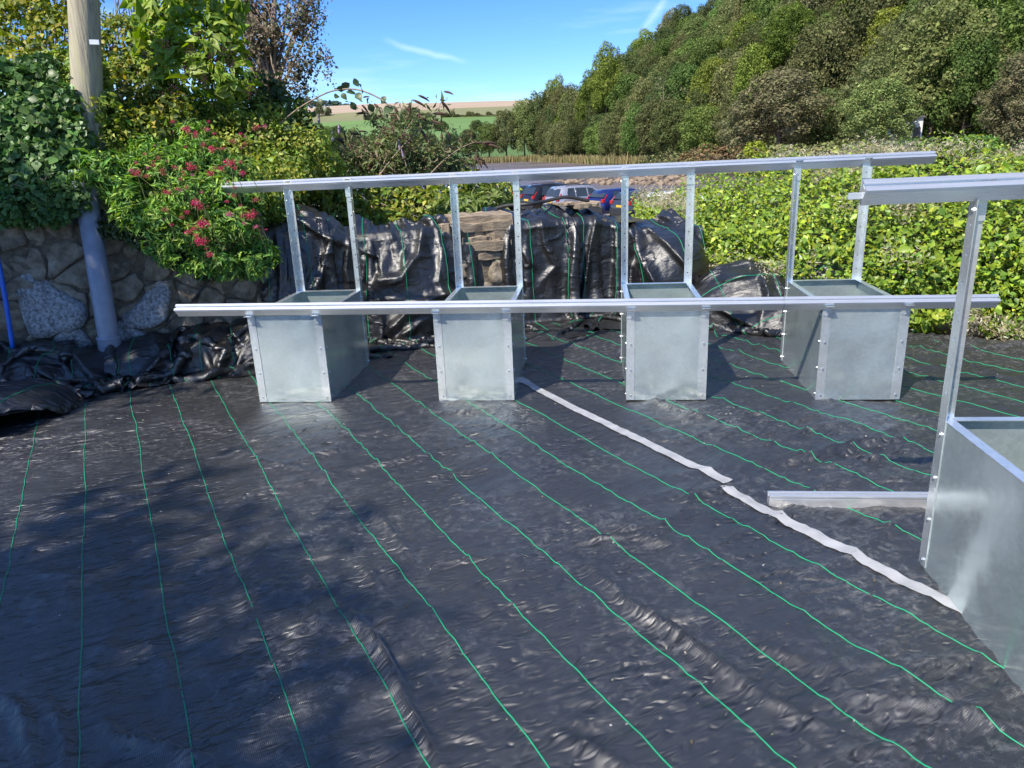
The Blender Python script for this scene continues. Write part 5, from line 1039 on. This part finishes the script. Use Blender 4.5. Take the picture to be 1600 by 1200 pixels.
tree_at('yellow', 1230, 120, 15, 80, 118, 'yellow-green crown high up in the middle of the wood'); tree_at('brown', 1588, 240, 95, 110, 66, 'pale grey-leaved tree at the right edge of the picture'); tree_at('mid', 1500, 235, 60, 100, 73, 'dark green tree between the large pale tree and the right edge')
tree_at('yellow', 1180, 215, 80, 75, 120, 'yellow-green tree above the grey-brown bushes', v=1)
for k, (px, pb, ptp, w) in enumerate([(765,246,195,40),(792,246,178,44),(820,246,160,46),(845,246,150,50),(870,247,185,48),(905,248,205,46),(945,249,200,44),(735,245,205,38),(985,250,205,40),(1020,252,215,36)]):
    tree_at(['mid','olive','pale','dark'][k % 4], px, pb, ptp, w, 258-max(0, px-860)*0.55, 'waterside tree at the foot of the hill behind the reeds', 'waterside trees behind the reeds', v=k)
for k in range(17):
    px = 492+k*15.5+rng.uniform(-5,5); tree_at(['olive','mid','dark','pale'][k % 4], px, 243-(px-490)*0.012, 243-rng.uniform(22, 44), rng.uniform(24, 40), 300+rng.uniform(-15, 30), 'scrubby tree in the belt across the far shore', 'trees on the far shore', v=k)
for k, (px, pb, ptp, w) in enumerate([(645,207,170,40),(668,207,178,36),(625,208,180,30),(690,207,190,24)]): tree_at('dark', px, pb, ptp, w, 560, 'dark tree in the clump standing before the far fields', 'dark clump before the fields', v=k)
tree_at('dark', 745, 209, 189, 22, 560, 'lone round dark tree on the far green field')
tree_at('dark', 528, 216, 197, 26, 540, 'lone round tree at the left of the far green field', v=1)
for k in range(34):
    px = 692+k*5.0+rng.uniform(-2,2); tree_at(['dark','olive'][k % 2], px, 184+rng.uniform(-1,1), 184-rng.uniform(4, 11), rng.uniform(7, 13), 1066, 'small tree in the long hedgerow above the far green field', 'hedgerow above the green field', v=k, sink=1)
for k, (px, pb, ptp, w, Y) in enumerate([(500,181,166,16,1160),(513,182,168,13,1160),(574,190,180,12,1075),(585,190,178,16,1075),(600,190,181,14,1075),(616,189,182,12,1075),(630,189,181,12,1075)]): tree_at('dark', px, pb, ptp, w, Y, 'small hedge tree between the stubble and the left green field', 'hedge trees by the stubble field', v=k, sink=1)
for k, (px, pb, ptp, w) in enumerate([(478,167,154,26),(492,167,158,18),(505,168,157,22),(524,167,158,22),(541,168,162,14),(622,169,165,8),(735,172,163,10),(770,176,168,16),(785,176,166,16),(800,177,168,14),(815,177,167,16),(829,178,168,14),(748,176,169,14),(712,172,168,14)]): tree_at('dark', px, pb, ptp, w, 1590, 'tiny tree on the skyline beyond the stubble field', 'skyline trees', v=k, sink=2)

# ------------------------------------------------------------------ far shore and valley floor details
def blades(name, P, h, w, cols, rng, mt, label=None, cat=None):
    n = len(P); th = rng.uniform(0, math.pi, n); hh = h*np.exp(rng.normal(0, 0.15, n)); lean = rng.normal(0, 0.12, (n, 2))*hh[:, None]
    B = np.stack([np.cos(th), np.sin(th), 0*th], -1)*w/2; T = P+np.stack([lean[:,0], lean[:,1], hh], -1)
    V = np.stack([P-B, P+B, T+B*0.4, T-B*0.4], 1).reshape(-1, 3)
    o = link(name, fastmesh(name, V, np.arange(4*n).reshape(-1, 4), mt, False, np.repeat(palette(n, cols, rng, 0.15), 4, 0))); tag(o, label, cat, kind='stuff'); return o
rng = np.random.default_rng(19); n = 16000
t = rng.random(n); xs = -130+t*150; ys = np.where(xs < -20, 252+0.06*(xs+20), 252-(xs+20)*3.4)+rng.uniform(0, 8, n); P = np.stack([xs, ys, -2.75+0*xs], -1)
blades('reeds', P, 1.7, 0.20, [(0.30,0.235,0.11),(0.36,0.29,0.15),(0.24,0.20,0.09),(0.20,0.21,0.08)], rng, M['leaf_far'], 'tan reed bed along the far edge of the mud', 'reeds')
# rocks on the mud
b = MB(); rng = np.random.default_rng(29)
for k in range(170):
    px = rng.uniform(862, 1075); p = onz(px, rng.uniform(272, 287)+(px-870)*0.01, -2.62); r = rng.uniform(0.2, 0.65); bm = bmesh.new(); bmesh.ops.create_icosphere(bm, subdivisions=1, radius=r)
    b.add([(p[0]+v.co.x*rng.uniform(0.8,1.3), p[1]+v.co.y, p[2]+v.co.z*0.6) for v in bm.verts], [[v.index for v in f.verts] for f in bm.faces]); bm.free()
o = b.build('rock_spit', noisemat('spit_rock', [(0.3, (0.13,0.095,0.065)), (0.7, (0.33,0.25,0.18))], 0.9, 0.95, bump=0.3)); tag(o, 'low spit of brown rocks on the mud beyond the parked cars', 'rocks', kind='stuff')
# lawn on the right and shrubs in front of the wood
c = [onz(1490, 268, -2.2), onz(1680, 268, -2.2), onz(1680, 236, -2.2), onz(1500, 240, -2.2)]
o = MB().add([(*p[:2], -2.15) for p in c]+[(*p[:2], -2.4) for p in c], [(0,1,2,3),(4,5,6,7),(0,1,5,4),(1,2,6,5),(2,3,7,6),(3,0,4,7)]).build('lawn', noisemat('lawn_grass', [(0.3,(0.10,0.19,0.03)),(0.7,(0.16,0.27,0.05))], 0.6, 0.9, bump=0.3)); tag(o, kind='structure')
def far_bush(px, py, Y, rx, rz, cols, label, seed, n=1500, size=0.22, group=None):
    shrub('bush', label, 'bush', blobs_px([(px, py, Y, rx, rz, 0.7), (px-rx*0.6, py+rz*0.3, Y, rx*0.6, rz*0.7, 0.7), (px+rx*0.6, py+rz*0.3, Y, rx*0.6, rz*0.7, 0.7)]), n, size, 0.6, cols, seed, M['leaf_far'], nst=8, rs=0.03, group=group)
far_bush(1120, 243, 62, 46, 16, [(0.22,0.13,0.06),(0.16,0.10,0.05),(0.20,0.17,0.07)], 'brown bracken patch at the foot of the wood', 301)
far_bush(1060, 248, 75, 50, 12, [(0.13,0.16,0.05),(0.18,0.18,0.07)], 'olive scrub at the water edge left of the bracken', 302)
far_bush(1215, 240, 48, 50, 13, [(0.20,0.22,0.07),(0.28,0.27,0.12)], 'pale seeding scrub beyond the hedge, right of the bracken', 303)
far_bush(1310, 236, 46, 55, 13, [(0.17,0.20,0.06),(0.25,0.25,0.10)], 'pale seeding scrub beyond the hedge under the ivy-clad tree', 304)
far_bush(1180, 232, 44, 14, 12, [(0.28,0.32,0.03),(0.22,0.28,0.03)], 'small acid yellow shoot of shrub above the upper rail', 305, 300, 0.18)
far_bush(1420, 232, 50, 45, 15, [(0.08,0.14,0.03),(0.12,0.19,0.04)], 'green scrub in front of the white shed', 306)
far_bush(1520, 224, 56, 36, 12, [(0.09,0.19,0.03),(0.13,0.24,0.04)], 'bright green low bush at the right wood edge', 307)
far_bush(1570, 246, 50, 40, 10, [(0.20,0.17,0.09),(0.15,0.15,0.06)], 'dry brown grass tussock above the lawn at right', 308)
# white shed among the trees
p = at(1421, 222, 72); sh = empty('white_shed', (p[0], p[1], p[2])); tag(sh, 'white shed wall glimpsed between the trees on the right', 'shed'); wm = noisemat('whitewash', [(0.3,(0.55,0.55,0.54)),(0.7,(0.80,0.80,0.79))], 2, 0.8, bump=0.1)
MB().box(-0.95, 0.95, 0, 3, -0.8, 2.0).build('wall', wm, sh); MB().prism([(-0.2, 2.003), (3.2, 2.003), (3.2, 2.1), (1.5, 2.4), (-0.2, 2.1)], 'x', -1.05, 1.05).build('roof', plainmat('shed_roof', (0.09,0.09,0.10), 0.8), sh); MB().box(0.2, 0.8, -0.04, -0.005, -0.8, 1.2).build('door', plainmat('shed_door', (0.10,0.09,0.08), 0.7), sh)

# ------------------------------------------------------------------ parked cars
M['glass'] = plainmat('car_glass', (0.03,0.04,0.05), 0.06, 0.0, 0.8); M['tyre'] = plainmat('tyre', (0.02,0.02,0.02), 0.8); M['lamp'] = plainmat('tail_lamp', (0.36,0.015,0.015), 0.2, 0, 0.6); M['plate_y'] = plainmat('yellow_plate', (0.70,0.42,0.03), 0.4); M['rim_alloy'] = plainmat('alloy_rim', (0.5,0.5,0.52), 0.3, 0.8); M['trim'] = plainmat('black_trim', (0.02,0.02,0.022), 0.5)
def car(label, px, Y, paint, head, kind='suv'):
    p = at(px, 300, Y); z0 = float(shore_h(p[0], p[1])); o = empty('parked_car', (p[0], p[1], z0), head); tag(o, label, 'car', 'cars parked by the estuary')
    H = 1.66 if kind == 'suv' else 1.50; L = 4.5 if kind == 'suv' else 4.2
    # stations: x (0 rear), belt z, roof z, half width at belt, half width at roof
    ST = [(0.0, 0.72, 0.74, 0.80, 0.78), (0.05, 1.0, 1.02, 0.87, 0.82), (0.12, 1.05, 1.08, 0.89, 0.80), (0.42, 1.05, H-0.07, 0.91, 0.66), (0.62, 1.04, H-0.01, 0.92, 0.66), (1.6, 1.02, H+0.01, 0.93, 0.68), (2.45, 1.0, H-0.04, 0.93, 0.66), (3.30, 0.99, 1.06, 0.92, 0.74), (4.15, 0.90, 0.95, 0.89, 0.70), (L-0.06, 0.72, 0.76, 0.82, 0.62), (L, 0.55, 0.58, 0.78, 0.6)]
    V = []; K = 9
    for x, zb, zr, wb, wr in ST:
        zb_ = min(zb, zr); V += [(-wb*0.93, x, 0.28), (-wb*1.0, x, 0.60), (-wb, x, zb_), (-wr, x, zr-0.02), (0, x, zr+0.025), (wr, x, zr-0.02), (wb, x, zb_), (wb*1.0, x, 0.60), (wb*0.93, x, 0.28)]
    n = len(ST); Fc = [(i*K+j, i*K+j+1, (i+1)*K+j+1, (i+1)*K+j) for i in range(n-1) for j in range(K-1)]+[(i*K, (i+1)*K, (i+1)*K+K-1, i*K+K-1) for i in range(n-1)]+[tuple(range(K)), tuple(range((n-1)*K, n*K))]
    bo = MB().add(V, Fc).build('body', paint, o, True); 
    def side(s, x, f):
        i = max(k for k in range(n-1) if ST[k][0] <= x); a, c = ST[i], ST[i+1]; t = (x-a[0])/(c[0]-a[0]); q = [a[k]+(c[k]-a[k])*t for k in range(5)]
        return (s*(q[3]+(q[4]-q[3])*f+0.012), x, q[1]+(q[2]-0.02-q[1])*f+0.004)
    for s in (-1, 1):
        for x0, x1, y0, y1 in ((0.62, 1.18, 0.78, 1.18), (1.26, 2.0, 1.26, 2.0), (2.08, 2.95, 2.08, 2.55)):
            q = [side(s, x0, 0.08), side(s, x1, 0.08), side(s, y1, 0.86), side(s, y0, 0.86)]; MB().add(q+[(a*0.985, b_, c_) for a, b_, c_ in q], [(0,1,2,3),(4,5,6,7),(0,1,5,4),(1,2,6,5),(2,3,7,6),(3,0,4,7)]).build('side_window', M['glass'], o)
        MB().box(*sorted((s*0.89, s*0.66)), -0.02, 0.16, 0.86, 1.06).build('tail_light', M['lamp'], o, bevel=0.03)
        MB().add([(s*0.86, 0.06, 1.04), (s*0.82, 0.09, 1.04), (s*0.76, 0.28, 1.28), (s*0.79, 0.27, 1.28), (s*0.87, 0.14, 1.04), (s*0.80, 0.34, 1.28)], [(0,1,2,3),(0,3,5,4)]).build('tail_light', M['lamp'], o)
        for y in (0.85, 3.55):
            w = MB().tube([(s*0.72, y, 0.33), (s*0.92, y, 0.33)], 0.33, 18).build('wheel', M['tyre'], o); MB().tube([(s*0.92, y, 0.33), (s*0.935, y, 0.33)], 0.21, 14).build('rim', M['rim_alloy'], w)
        if kind == 'suv': MB().tube([(s*0.62, 0.7, H+0.0), (s*0.62, 0.8, H+0.05), (s*0.62, 2.3, H+0.04), (s*0.62, 2.4, H-0.02)], 0.02, 6).build('roof_bar', M['trim'], o)
        MB().box(*sorted((s*0.94, s*1.08)), 2.95, 3.05, 1.0, 1.14).build('mirror', paint, o, bevel=0.02)
    rw = [(-0.74, 0.118, 1.13), (0.74, 0.118, 1.13), (0.60, 0.40, H-0.14), (-0.60, 0.40, H-0.14)]; MB().add([(a, b_-0.02, c_+0.01) for a, b_, c_ in rw]+[(a, b_+0.02, c_-0.01) for a, b_, c_ in rw], [(0,1,2,3),(4,5,6,7),(0,1,5,4),(1,2,6,5),(2,3,7,6),(3,0,4,7)]).build('rear_window', M['glass'], o)
    MB().box(-0.26, 0.26, -0.03, 0.01, 0.74, 0.85).build('number_plate', M['plate_y'], o); MB().box(-0.84, 0.84, -0.06, 0.10, 0.34, 0.66).build('bumper', M['trim'], o, bevel=0.03)
    return o
def paintm(n, c, metal=0.4): return plainmat(n, c, 0.22, metal, 0.5, 0.6)
HD = -math.radians(57)
car('dark hatchback farthest left in the row of parked cars', 788, 49, paintm('paint_dark', (0.03,0.04,0.05)), HD, 'hatch')
car('black estate car left of the silver one', 822, 46.5, paintm('paint_black', (0.015,0.015,0.018)), HD)
car('silver parked car with red tail lights', 859, 44, paintm('paint_silver', (0.50,0.51,0.55), 0.6), HD)
car('dark blue parked car right of the silver one', 928, 41.5, paintm('paint_blue', (0.015,0.025,0.14)), HD, 'hatch')
car('dark grey parked car right of the blue one', 968, 39.5, paintm('paint_grey', (0.05,0.06,0.08)), HD, 'hatch')
car('white parked car at the right end, half hidden by the hedge', 1008, 38, paintm('paint_white', (0.75,0.75,0.74), 0.0), HD, 'hatch')

# ------------------------------------------------------------------ trees beside and behind the viewer that shade the near left
def shade_tree(label, c, r, seed, n=5200):
    rng = np.random.default_rng(seed); o = empty('broadleaf_tree', (c[0], c[1], -0.1)); tag(o, label, 'tree')
    bl = [(np.array(c), (r*0.6,)*3)]+[(np.array(c)+nrmz(rng.normal(size=3))*r*np.array([0.7,0.7,0.5]), (r*rng.uniform(0.28,0.45),)*3) for _ in range(13)]
    P, Nd = blob_points(bl, n, rng, 0.8, 0.3, 0.0); foliage('crown', o, P, Nd, 0.17, 0.6, MG, rng, M['leaf'], 0.5, 0.8, 'stuff')
    b = MB(); b.tube([(c[0], c[1], -0.1), (c[0]+0.1, c[1], c[2]*0.5), (c[0], c[1], c[2])], [0.2, 0.15, 0.07], 8); stems(b, (c[0], c[1], c[2]*0.55), P[rng.choice(len(P), 18)], 0.05, rng); under(b.build('trunk', M['bark'], None, True), o)
shade_tree('leafy tree standing behind the viewer at left, shading the near sheet', (-6.05, -4.05, 6.2), 2.35, 401, 13000)
shade_tree('leafy tree standing left of the terrace, shading the stone wall', (-7.75, 0.9, 5.9), 2.1, 402)

# pale crumbs and bits of leaf on the sheet
rng = np.random.default_rng(55); n = 420; x = rng.uniform(-3.2, 3.4, n); y = rng.uniform(1.3, 5.6, n); C = np.stack([x, y, sheet_z(x, y)+0.007], -1)
V, Fc = leaf_arrays(C, rng.normal(0, 0.5, (n, 3))+np.array([0, 0, 1.0]), 0.009, 0.7, rng)
tag(link('crumbs', fastmesh('crumbs', V, Fc, M['petal'], False, np.repeat(palette(n, [(0.45,0.43,0.40),(0.30,0.26,0.18),(0.20,0.15,0.09)], rng), 5, 0))), 'tiny crumbs and leaf scraps strewn over the black sheet', 'debris', kind='stuff')
